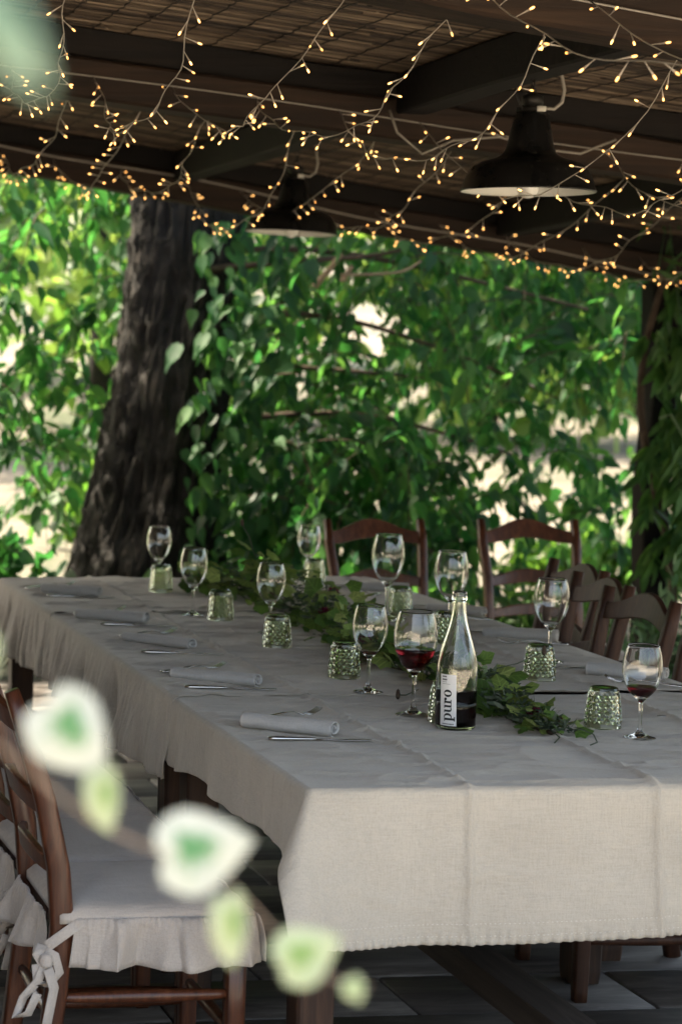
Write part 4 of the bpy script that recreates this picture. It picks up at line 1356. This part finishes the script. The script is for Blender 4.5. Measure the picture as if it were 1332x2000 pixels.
# upper crown, mostly out of view, added as canopy to shade the far end
n_ = 9000
c = rng.normal(0, 1, (n_, 3)); c /= np.linalg.norm(c, axis=1, keepdims=True)
cl = np.array([(rng.uniform(-1.8, 5.4), rng.uniform(5.6, 10.2), rng.uniform(2.7, 6.0)) for _ in range(70)])
cl = cl[~((cl[:, 0] < .4) & (cl[:, 2] > 3.6))]
pick = cl[rng.integers(0, len(cl), n_)]
pp = pick + c * (rng.random((n_, 1)) ** .5) * np.array((.75, .75, .5))
pp = pp[(pp[:, 1] > 5.95) | (pp[:, 2] > 3.3)]
n_ = len(pp)
dd_ = rng.normal(0, .6, (n_, 3)); dd_[:, 2] -= .6
nn = rng.normal(0, .6, (n_, 3)); nn[:, 2] += .8
Bc = leaf_frames(pp, dd_, nn, rng.uniform(.10, .19, n_), rng.uniform(.8, 1.0, n_))
o = inst('crown', leaf_mesh('crown', 'heart', pp, Bc, M['crown'], TO), tree); o['kind'] = 'stuff'

# ------------------------------------------------------------------ vine on the post
VO = np.array((3.40, 5.25, 0))
vine = tag(empty('climbing_vine', tuple(VO)), 'climbing vine with narrow drooping leaves twined round the timber post', 'vine')
P = [(3.36 + .10 * math.sin(z * 3.1), 5.26 - .03 * math.cos(z * 3.1), z) for z in np.linspace(0, 2.0, 26)]
V, F = tube([Vector(p) - Vector(VO) for p in P], [.028 - .014 * i / 25 for i in range(26)], 8); obj('stem', V, F, M['twig'], vine)
for P, r in (([(3.28, 5.2, 1.93), (3.30, 5.15, 2.25), (3.36, 5.15, 1.9), (3.42, 5.15, 1.62), (3.44, 5.15, 1.55)], .0045), ([(3.28, 5.1, 1.32), (3.33, 5.1, 1.34), (3.40, 5.08, 1.22), (3.52, 5.05, 1.12)], .007)):
    V, F = tube([Vector(p) - Vector(VO) for p in P], r, 6); obj('tendril', V, F, M['shrub'], vine)
pos, dirs, nrm, size = [], [], [], []
for k in range(285):
    z = random.choice([random.uniform(.75, 1.0), random.uniform(.3, 1.4), random.uniform(.9, 2.0)]); a = random.uniform(-PI, PI * .05)
    c0 = np.array((3.42 + random.uniform(.04, .16) * math.cos(a) + random.uniform(-.02, .46), 5.28 + .2 * math.sin(a), z))
    if k > 230: c0 = np.array((random.uniform(3.28, 3.52), random.uniform(5.16, 5.26), random.uniform(.7, 1.95)))
    ax = np.array((random.uniform(-.6, .6), random.uniform(-.5, .1), -random.uniform(.3, 1)))
    for q in range(7):
        t = q / 6
        d = ax + np.array((random.uniform(-.9, .9), random.uniform(-.5, .3), -random.uniform(.1, .6)))
        pos.append(c0 + ax * .13 * t); dirs.append(d); nrm.append(np.array((random.uniform(-.5, .5), -.8, .6))); size.append(random.uniform(.08, .14))
pos = np.array(pos); B = leaf_frames(pos, np.array(dirs), np.array(nrm), np.array(size), rng.uniform(.8, 1.1, len(size)))
fr = np.argsort(pos[:, 1])[:240]; mask = np.zeros(len(pos), bool); mask[fr] = True
leaf_objects('lance', M['vineleaf'], pos[mask], B[mask], vine, VO)
o = inst('foliage', leaf_mesh('foliage', 'lance', pos[~mask], B[~mask], M['vineleaf'], VO), vine); o['kind'] = 'stuff'
# vine top under the eave
VO2 = np.array((3.62, 5.1, 1.9))
pos = np.array((3.55, 5.05, 2.05)) + rng.normal(0, 1, (70, 3)) * np.array((.18, .06, .12))
dirs = rng.normal(0, .5, (70, 3)); dirs[:, 2] -= .9; nrm = rng.normal(0, .5, (70, 3)); nrm[:, 1] -= .8
B = leaf_frames(pos, dirs, nrm, rng.uniform(.06, .12, 70), np.full(70, .8))
o = inst('top_foliage', leaf_mesh('top_foliage', 'lance', pos, B, M['vineleaf'], VO), vine); o['kind'] = 'stuff'

# shrub below the post
def shrub(cx, cy, w, h, n_, label, mt, kind='blade', ls=(.10, .18)):
    O = np.array((cx, cy, 0))
    r = tag(empty('shrub', (cx, cy, -.02)), label, 'shrub', 'shrubs by the terrace edge')
    st = G(); pos, dirs, nrm, size = [], [], [], []
    for k in range(n_):
        a = random.uniform(0, 2 * PI); q = random.random() ** .5
        tip = np.array((w * q * math.cos(a), w * .6 * q * math.sin(a), h * random.uniform(.45, 1.0) * (1 - .35 * q * q)))
        b0 = np.array((tip[0] * .25, tip[1] * .25, 0))
        st.add(*tube([Vector(b0), Vector(b0 * .4 + tip * .6 + np.array((0, 0, .05))), Vector(tip)], [.004, .003, .0015], 4, False))
        for i in range(16):
            t = .35 + .65 * i / 15
            p = b0 + (tip - b0) * t
            d = (tip - b0) * .6 + rng.normal(0, .25, 3); d[2] += .1
            pos.append(p); dirs.append(d); nrm.append(rng.normal(0, 1, 3) + np.array((0, -.5, .8))); size.append(random.uniform(*ls))
    o = st.obj('stems', M['twig'], r)
    o['kind'] = 'stuff'
    pos = np.array(pos); B = leaf_frames(pos, np.array(dirs), np.array(nrm), np.array(size), np.full(len(size), 1.0))
    o = inst('foliage', leaf_mesh('foliage', kind, pos, B, mt, (0, 0, 0)), r); o['kind'] = 'stuff'
shrub(3.2, 4.62, .36, .78, 60, 'feathery grey-green shrub in front of the vine-clad post', M['shrub'], 'lance', (.05, .10))
shrub(2.95, 5.75, .5, .6, 50, 'low green shrub behind the free-standing end chair', M['vineleaf'], 'lance', (.07, .12))
shrub(.40, 6.4, .5, .72, 36, 'low leafy shrub at the foot of the tree trunk', M['leaf'], 'heart', (.06, .11))
shrub(2.05, 6.0, .55, .75, 60, 'leafy shrub filling the gap between trunk and end chair', M['leaf'], 'heart', (.06, .11))

for k, (sx_, sy_, w_, h_, nn_, lb_) in enumerate([(-.2, 9.0, .7, .8, 35, 'bushy shrub beyond the terrace on the wall side of the trunk'), (2.7, 8.8, .6, .5, 30, 'bushy shrub behind the two end chairs under the branches'),
        (4.9, 9.3, .6, .45, 26, 'bushy shrub on the pale ground beside the vine-clad post'), (5.6, 8.0, .8, 1.2, 50, 'tall bushy shrub behind the vine-clad post'), (2.4, 11.4, .9, 1.0, 40, 'large bushy shrub on the pale ground behind the trunk'),
        (4.45, 6.3, .35, .7, 34, 'upright shrub growing just past the foot of the post'), (-.6, 13.5, 1.0, 1.1, 40, 'wide shrub on the far pale ground towards the wall side')]):
    shrub(sx_, sy_, w_, h_, nn_, lb_, M['leaf'] if k % 2 else M['crown'], 'ovate', (.08, .15))

# ------------------------------------------------------------------ distant trees
def far_tree(x, y, h, w, label, n_=1500):
    gz = -0.06 + max(0, (y - 9) * .05)
    O = np.array((x, y, gz))
    r = tag(empty('distant_tree', tuple(O)), label, 'tree', 'distant sunlit trees')
    V, F = tube([(0, 0, -.2), (.1, 0, h * .3), (-.05, .1, h * .6)], [.18, .14, .07], 8); obj('trunk', V, F, M['bark'], r)
    cl = np.stack([rng.normal(0, w * .42, 26), rng.normal(0, w * .42, 26), rng.uniform(h * .18, h, 26)], 1)
    pk = cl[rng.integers(0, 26, n_)] + rng.normal(0, w * .16, (n_, 3))
    pk[:, 2] = np.maximum(pk[:, 2], .15)
    d = rng.normal(0, .7, (n_, 3)); d[:, 2] -= .4; nn = rng.normal(0, .6, (n_, 3)); nn[:, 2] += .8
    B = leaf_frames(pk, d, nn, rng.uniform(.22, .42, n_), rng.uniform(.8, 1, n_))
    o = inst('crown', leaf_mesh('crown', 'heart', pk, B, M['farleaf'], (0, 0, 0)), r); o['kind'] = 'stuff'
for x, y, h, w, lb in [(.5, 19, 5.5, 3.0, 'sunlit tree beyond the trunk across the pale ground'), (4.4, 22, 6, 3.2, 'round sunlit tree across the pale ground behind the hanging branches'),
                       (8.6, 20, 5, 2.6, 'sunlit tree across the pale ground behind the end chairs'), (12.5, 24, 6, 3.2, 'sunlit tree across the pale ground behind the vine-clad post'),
                       (-3.5, 24, 6, 3.2, 'sunlit tree far behind the wall side of the terrace'), (2.2, 30, 7, 4, 'tallest sunlit tree at the back of the pale ground'), (8, 33, 7, 4, 'broad sunlit tree at the back of the pale ground')]:
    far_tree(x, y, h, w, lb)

# ------------------------------------------------------------------ garland on the table
GO = np.array((.72, .44, TZ))
gar = tag(empty('garland', tuple(GO)), 'garland of vine leaves, herbs and dark red flowers along the table centre', 'garland')
gp = np.array([(.735, .47), (.71, .66), (.745, .95), (.745, 1.25), (.69, 1.5), (.72, 1.8), (.77, 2.2), (.80, 2.6), (.76, 2.95), (.68, 3.15)])
gh = np.array([.03, .09, .12, .09, .11, .16, .19, .22, .23, .12])
gw = np.array([.04, .065, .085, .065, .07, .10, .12, .14, .14, .10])
tt = np.linspace(0, 1, len(gp))
def gpt(t): return np.array((np.interp(t, tt, gp[:, 0]), np.interp(t, tt, gp[:, 1])))
V, F = tube([Vector((*gpt(t), zc(gpt(t)[1]) + .008)) - Vector(GO) for t in np.linspace(0, 1, 40)], .006, 6); obj('stem', V, F, M['twig'], gar)
pos, dirs, nrm, size = [], [], [], []
for k in range(298):
    t = random.random() ** .9; p = gpt(t); hh = np.interp(t, tt, gh); ww = np.interp(t, tt, gw)
    a = random.uniform(0, 2 * PI); q = random.random() ** .6
    z = zc(p[1]) + .012 + hh * random.random() * (1 - .55 * q)
    pt_ = np.array((p[0] + ww * q * math.cos(a), p[1] + ww * q * math.sin(a) * 1.2, z))
    d = np.array((math.cos(a), math.sin(a) - .2, random.uniform(-.3, .8)))
    pos.append(pt_); dirs.append(d); nrm.append(np.array((math.cos(a) * .6, math.sin(a) * .6 - .5, .9)) + rng.normal(0, .35, 3)); size.append(random.uniform(.032, .07) * (1 if t > .08 else .65))
pos = np.array(pos); size = np.array(size)
B = leaf_frames(pos, np.array(dirs), np.array(nrm), size, rng.uniform(.8, 1.05, len(size)))
# keep every leaf clear of the cloth
tip_low = pos[:, 2] + np.minimum(B[:, 2, 0], 0)
pos[:, 2] += np.maximum(0, np.array([zc(v) for v in pos[:, 1]]) + .004 - tip_low)
leaf_objects('grape', M['grape'], pos, B, gar, GO)
pos_f = pos + rng.normal(0, .018, pos.shape) - np.array((0, 0, .012)); pos_f[:, 2] = np.maximum(pos_f[:, 2], np.array([zc(v) for v in pos_f[:, 1]]) + .02)
Bf = leaf_frames(pos_f, rng.normal(0, 1, pos.shape) * np.array((1, 1, .4)), rng.normal(0, .5, pos.shape) + np.array((0, -.4, .9)), size * .8, np.full(len(size), .95))
o = inst('under_leaves', leaf_mesh('under_leaves', 'grape', pos_f, Bf, M['grape'], GO), gar); o['kind'] = 'stuff'
n_ = 2600
ts = rng.random(n_); pos = np.zeros((n_, 3)); size = rng.uniform(.012, .032, n_)
for i, t in enumerate(ts):
    p = gpt(t); hh = np.interp(t, tt, gh); ww = np.interp(t, tt, gw) * .85
    a = random.uniform(0, 2 * PI); q = random.random() ** .5
    pos[i] = (p[0] + ww * q * math.cos(a), p[1] + ww * q * math.sin(a), zc(p[1]) + .016 + hh * .7 * random.random() * (1 - .5 * q))
d = rng.normal(0, .8, (n_, 3)); d[:, 2] = np.abs(d[:, 2]) * .6; nn = rng.normal(0, .7, (n_, 3)); nn[:, 2] += .6
o = inst('herb_sprigs', leaf_mesh('herb_sprigs', 'lance', pos, leaf_frames(pos, d, nn, size, np.full(n_, 1.1)), M['herb'], GO), gar); o['kind'] = 'stuff'
for (t, r, dz, sx) in [(.085, .022, .035, .01), (.055, .015, .03, .03), (.36, .02, .03, -.02), (.47, .024, .06, -.05), (.5, .018, .05, .03), (.80, .022, .05, -.08), (.73, .02, .09, .06), (.9, .02, .06, .0), (.62, .02, .08, -.06)]:
    p = gpt(t); c0 = np.array((p[0] + sx, p[1] - .03, zc(p[1]) + dz))
    n_ = 46; dd_ = rng.normal(0, 1, (n_, 3)); dd_[:, 2] = np.abs(dd_[:, 2]) * .8 + .05; dd_ /= np.linalg.norm(dd_, axis=1, keepdims=True)
    nn = rng.normal(0, 1, (n_, 3))
    o = inst('flower', leaf_mesh('flower', 'heart', np.zeros((n_, 3)) + dd_ * r * .35, leaf_frames(np.zeros((n_, 3)), dd_, nn, np.full(n_, r * .85), np.full(n_, .9)), M['petal'], (0, 0, 0)), gar, tuple(c0 - GO))
for P in ([(.80, 1.05, .06), (.87, 1.03, .085), (.93, 1.02, .115)], [(.62, 1.05, .012), (.57, 1.0, .012), (.545, .99, .014)], [(.75, .47, .02), (.765, .43, .03), (.79, .42, .02), (.785, .39, .008), (.76, .37, .006)], [(.70, .50, .02), (.70, .46, .03), (.715, .43, .012), (.69, .40, .006)], [(.62, 3.1, .10), (.58, 3.05, .16), (.56, 3.0, .19)], [(.7, 2.75, .16), (.66, 2.7, .24), (.63, 2.68, .28)]):
    V, F = tube([Vector((x, y, zc(y) + z)) - Vector(GO) for x, y, z in P], .0016, 5); obj('tendril', V, F, M['herb'], gar)
for (x, y, z) in [(.935, 1.018, .12), (.545, .99, .016), (.63, 2.68, .285)]:
    V, F = lathe([(0, -.014), (.005, -.009), (.006, 0), (.004, .01), (0, .014)], 8); obj('seed_head', V, F, M['twig'], gar, True, None, (x - GO[0], y - GO[1], zc(y) + z - GO[2]))

# ------------------------------------------------------------------ pendant lamps
def pendant(x, y, zrim, zhang, label, tilt):
    r = tag(empty('pendant_lamp', (x, y, zrim)), label, 'lamp', 'black enamel pendant lamps')
    r.rotation_euler = (0, tilt, 0)
    R_ = .180
    prof = [(R_, 0), (R_ + .003, .003), (R_ - .001, .007), (.172, .035), (.158, .062), (.145, .074), (.125, .083), (.098, .090), (.080, .098), (.066, .112), (.058, .15), (.050, .19), (.044, .212), (.040, .216), (0, .216)]
    V, F = lathe(smooth_prof(prof, 1), 56); o = obj('shade', V, F, M['enamel'], r, True)
    pin = [(R_ + .0005, .0006), (R_ - .004, .004), (.168, .034), (.154, .058), (.14, .068), (.12, .077), (.09, .085), (.06, .10), (.052, .15), (.03, .19), (0, .19)]
    V, F = lathe(smooth_prof(pin, 1), 56); obj('inner_reflector', V, F, M['whiteenamel'], r, True)
    V, F = lathe(smooth_prof([(0, -.018), (.016, -.0145), (.026, -.002), (.03, .014), (.028, .032), (.019, .058), (.015, .075), (.015, .11), (0, .11)], 1), 28); obj('bulb', V, F, M['milk'], r, True)
    V, F = lathe([(.0, .217), (.040, .217), (.042, .226), (.040, .231), (.022, .232), (.022, .238), (.03, .24), (.028, .262), (.012, .27), (0, .27)], 24); o = obj('cap', V, F, M['iron'], r, True)
    V, F = lathe([(.0225, .218), (.0245, .219), (.0245, .233), (.0225, .234)], 20, (.012, -.022, 0)); 
    V, F = rbox(-.004, .022, -.046, -.036, .217, .232, .002); obj('porcelain_block', V, F, M['porcelain'], o, True)
    g = G()
    nlk = int((zhang - .27) / .02) + 1
    for k in range(nlk):
        z = .275 + k * .02
        an = PI / 2 * (k % 2)
        P = [(.009 * math.cos(q) * math.cos(an), .009 * math.cos(q) * math.sin(an), z + .014 * math.sin(q)) for q in np.linspace(0, 2 * PI, 13)]
        g.add(*tube(P, .0022, 5, False))
    g.obj('chain', M['iron'], r)
    P = [(.02, -.03, .228), (.05, -.03, .226), (.072, -.03, .245), (.078, -.028, .28), (.072, -.02, .32), (.065, -.01, zhang + .02)]
    V, F = tube([Vector(p) for p in P], .0048, 7); obj('cable', V, F, M['cable'], r, True)
    P = [(-.036, -.02, .222), (-.05, -.02, .25), (-.06, -.02, .28)]
    V, F = tube([Vector(p) for p in P], .003, 6); obj('bracket', V, F, M['iron'], r, True)
    return r
pendant(1.105, 1.62, 2.066, .42, 'black enamel pendant lamp with white bulb hanging over the wine bottle', .012)
pendant(1.25, 4.22, 2.072, .36, 'black enamel pendant lamp with white bulb in front of the tree trunk', .05)

# ------------------------------------------------------------------ cables and string lights
def wire(name, P, r, mt, label, cat):
    P = [Vector(p) for p in P]; o0 = P[0]
    V, F = tube([p - o0 for p in P], r, 6)
    return tag(obj(name, V, F, M[mt], None, True, None, o0), label, cat)
wz = {k: (lambda x, k=k: zb(x, BEAMS[k][1], BEAMS[k][2]) + .055) for k in range(4)}
wire('support_cable', [(x, 2.52, wz[2](x) + .008 + .006 * math.sin(x * 3)) for x in np.linspace(-1.6, 2.9, 50)], .0028, 'cable', 'pale cable stretched along the middle roof beam', 'cable')
wire('support_cable', [(x, 5.31, wz[3](x) + .07 - .03 * max(0, x) - .012 * math.sin(x * 4)) for x in np.linspace(-1.6, 3.6, 50)], .0045, 'cable', 'pale cable drooping along the far eave beam', 'cable')
wire('support_cable', [(x, .42, wz[1](x) + .0 + .004 * math.sin(x * 3)) for x in np.linspace(-1.2, 2.6, 40)], .0026, 'cable', 'pale cable stretched along the roof beam above the front cloth', 'cable')
wire('support_cable', [(1.0, 2.45, 2.37), (1.02, 2.43, 2.30), (1.1, 2.42, 2.235), (1.2, 2.42, 2.28), (1.35, 2.42, 2.295), (1.5, 2.42, 2.26), (1.62, 2.42, 2.25), (1.75, 2.45, 2.30)], .004, 'cable', 'slack pale cable looping below the middle beam behind the lamp', 'cable')

bulb_g = G()
bulb_g.add(*lathe([(0, 0), (.0009, 0), (.0010, .012), (.0016, .022), (.0021, .030), (.0022, .034)], 8), 0)
bulb_g.add(*lathe([(.0021, .0338), (.0024, .036), (.0026, .039), (.0023, .042), (.0014, .044), (0, .0445)], 10), 1)
bulb_me = bulb_g.mesh('bulb', [M['holder'], M['tip']])
def swag(A, Bp, sag, label, group, sp=.05, skew=0.0):
    A = Vector(A); Bp = Vector(Bp)
    L_ = (Bp - A).length; N = 40
    r = tag(empty('string_light', A), label, 'string light', group)
    P = []
    for i in range(N + 1):
        t = i / N
        p = A.lerp(Bp, t); p.z -= sag * 4 * t * (1 - t) * (1 + skew * (t - .5))
        p.x += .022 * math.sin(t * 9 + A.x * 7) + .006 * math.sin(t * 37 + A.x * 3); p.z += .007 * math.sin(t * 31 + A.x * 11) * math.sin(PI * t)
        P.append(p - A)
    V, F = tube(P, .0015, 6); obj('cord', V, F, M['cord'], r)
    # arc length placement
    acc = [0]
    for a, b in zip(P[:-1], P[1:]): acc.append(acc[-1] + (b - a).length)
    s = random.uniform(.01, .05); k = 0
    while s < acc[-1]:
        j = max(i for i in range(len(acc)) if acc[i] <= s); j = min(j, N - 1)
        p = P[j].lerp(P[j + 1], (s - acc[j]) / max(acc[j + 1] - acc[j], 1e-6))
        an = random.uniform(0, 2 * PI)
        d = Vector((math.cos(an) * .8, math.sin(an) * .5, -random.uniform(-.35, 1.25))).normalized()
        q = d.to_track_quat('Z', 'Y')
        mm = Matrix.Translation(p) @ q.to_matrix().to_4x4()
        inst('bulb', bulb_me, r, mat=mm)
        s += random.uniform(sp * .72, sp * 1.3)
    return r
LB0 = 'warm string of lights swagged from the front roof edge to the nearest beam'
LB1 = 'warm string of lights swagged between the nearest and the middle roof beams'
LB2 = 'warm string of lights swagged between the middle beam and the far eave beam'
for xa, xb, sg in [(.66, .42, .27), (.86, .68, .27), (1.1, .95, .27)]:
    swag((xa, -1.5, wz[0](xa)), (xb, .40, wz[1](xb)), sg, LB0, 'string lights in the front bay', .062)
b2x = [-.42, -.19, .053, .341, .59, .832, 1.13, 1.42, 1.72, 2.02]
b3x = [-.62, -.36, -.10, .215, .50, .735, 1.02, 1.30, 1.58, 1.86]
for xa, xb in zip(b3x, b2x):
    swag((xa, .60, wz[1](xa)), (xb, 2.52, wz[2](xb) + .008), random.uniform(.19, .30), LB1, 'string lights in the middle bay', .072, random.uniform(-.2, .2))
far_x = [(.02, .24), (.26, .52), (.52, .80), (.80, 1.08), (1.06, 1.36), (1.34, 1.66), (1.62, 1.97), (1.92, 2.3), (2.2, 2.62), (2.5, 2.95), (2.8, 3.25), (3.1, 3.55)]
for xa, xb in far_x:
    swag((xa, 2.70, wz[2](xa)), (xb, 5.31, wz[3](xb) + .03), random.uniform(.16, .29), LB2, 'string lights in the far bay', .10, random.uniform(-.2, .4))

# ------------------------------------------------------------------ ivy close to the camera
IO = np.array((-1.42, -2.86, 0))
stake = tag(empty('garden_stake', tuple(IO)), 'wooden stake carrying the variegated ivy beside the terrace', 'stake')
V, F = sweep([(0, 0, z) for z in (0, .7, 1.4, 2.1)], .045, .045, (1, 0, 0), .2); obj('shaft', V, F, M['beam'], stake, False)
V, F = lathe([(.022, 2.1), (.024, 2.11), (.012, 2.14), (0, 2.15)], 12); obj('finial', V, F, M['beam'], stake, True)
ivy = tag(empty('ivy', tuple(IO + np.array((.04, 0, 0)))), 'variegated ivy with white-edged green leaves trailing before the front chair', 'ivy')
ivo = Vector(IO) + Vector((.04, 0, 0))
P = [(-1.37, -2.86, 0), (-1.385, -2.83, .5), (-1.37, -2.89, 1.0), (-1.385, -2.84, 1.35), (-1.35, -2.83, 1.47), (-1.2457, -2.815, 1.4626), (-1.1321, -2.815, 1.4001), (-1.0738, -2.815, 1.3533), (-0.9853, -2.815, 1.3117), (-0.9332, -2.815, 1.2564), (-0.8967, -2.815, 1.246)]
V, F = tube([Vector(p) - ivo for p in P], [.004] * 5 + [.0026, .0014, .0013, .0012, .0011, .0009], 7); obj('stem', V, F, M['ivystem'], ivy)
P = [(-1.37, -2.86, 1.3), (-1.36, -2.95, 1.75), (-1.32, -3.2, 1.86), (-1.275, -3.42, 1.80), (-1.255, -3.465, 1.762)]
V, F = tube([Vector(p) - ivo for p in P], .004, 7); obj('stem', V, F, M['ivystem'], ivy)
def ivy_leaf(c, size, tip_ang, mt, tilt=(0, 0), wid=1.0):
    """leaf facing the open side (-y); tip_ang = direction of the tip in the xz plane"""
    ang = np.radians([0, 22, 45, 62, 85, 110, 140, 165, 180, 195, 220, 250, 275, 298, 315, 338])
    rad = [1.06, .80, .68, .66, .68, .66, .64, .52, .38, .52, .64, .66, .68, .66, .68, .80]
    V = [(0, 0, 0)]; uv = [0]
    for k, f in enumerate((.5, 1.0)):
        for a, q in zip(ang, rad):
            V.append((q * f * math.cos(a), q * f * wid * math.sin(a), -.10 * f * f + .05 * math.sin(3 * a) * f)); uv.append(f)
    n = len(ang); F = [(0, 1 + k, 1 + (k + 1) % n) for k in range(n)] + [(1 + k, 1 + n + k, 1 + n + (k + 1) % n, 1 + (k + 1) % n) for k in range(n)]
    me = mesh('leaf', V, F, mt, True)
    ul = me.uv_layers.new(name='UVMap')
    for lp in me.loops: ul.data[lp.index].uv = (uv[lp.vertex_index], 0)
    d = Vector((math.cos(tip_ang), tilt[0], math.sin(tip_ang))).normalized()
    nn = Vector((tilt[1], -1, .25)); nn = (nn - d * nn.dot(d)).normalized(); s = nn.cross(d)
    mm = Matrix((d, s, nn)).transposed().to_4x4() @ Matrix.Diagonal((size, size, size, 1))
    mm.translation = Vector(c) - ivo
    return inst('leaf', me, ivy, mat=mm)
dg = math.radians
ivy_leaf((-1.0957, -2.8306, 1.4158), 0.0383, dg(-50), M['ivy'])
ivy_leaf((-1.0707, -2.8306, 1.3751), 0.0297, dg(-75), M['ivyyoung'], (.3, .3), .7)
ivy_leaf((-1.0166, -2.8306, 1.3367), 0.0392, dg(10), M['ivy'])
ivy_leaf((-0.9895, -2.8306, 1.295), 0.0326, dg(-80), M['ivyyoung'], (.2, .4), .72)
ivy_leaf((-0.9467, -2.8306, 1.27), 0.0278, dg(25), M['ivyyoung'])
ivy_leaf((-0.9457, -2.8255, 1.2689), 0.0202, dg(60), M['ivy'])
ivy_leaf((-0.9082, -2.8202, 1.2481), 0.0115, dg(-60), M['ivyyoung'])
ivy_leaf((-1.1467, -2.8202, 1.4606), 0.0211, dg(-70), M['ivyyoung'])
ivy_leaf((-1.1936, -2.8202, 1.4835), 0.0288, dg(-120), M['ivy'])
ivy_leaf((-1.38, -2.90, 1.15), .036, dg(-100), M['ivy'])
ivy_leaf((-1.35, -2.91, .85), .034, dg(-60), M['ivy'])
ivy_leaf((-1.40, -2.91, .6), .036, dg(-110), M['ivyyoung'])
ivy_leaf((-1.252, -3.47, 1.737), .0275, dg(-54), M['ivyold'], (.2, .2), .55)
ivy_leaf((-1.30, -3.3, 1.86), .03, dg(-120), M['ivy'])
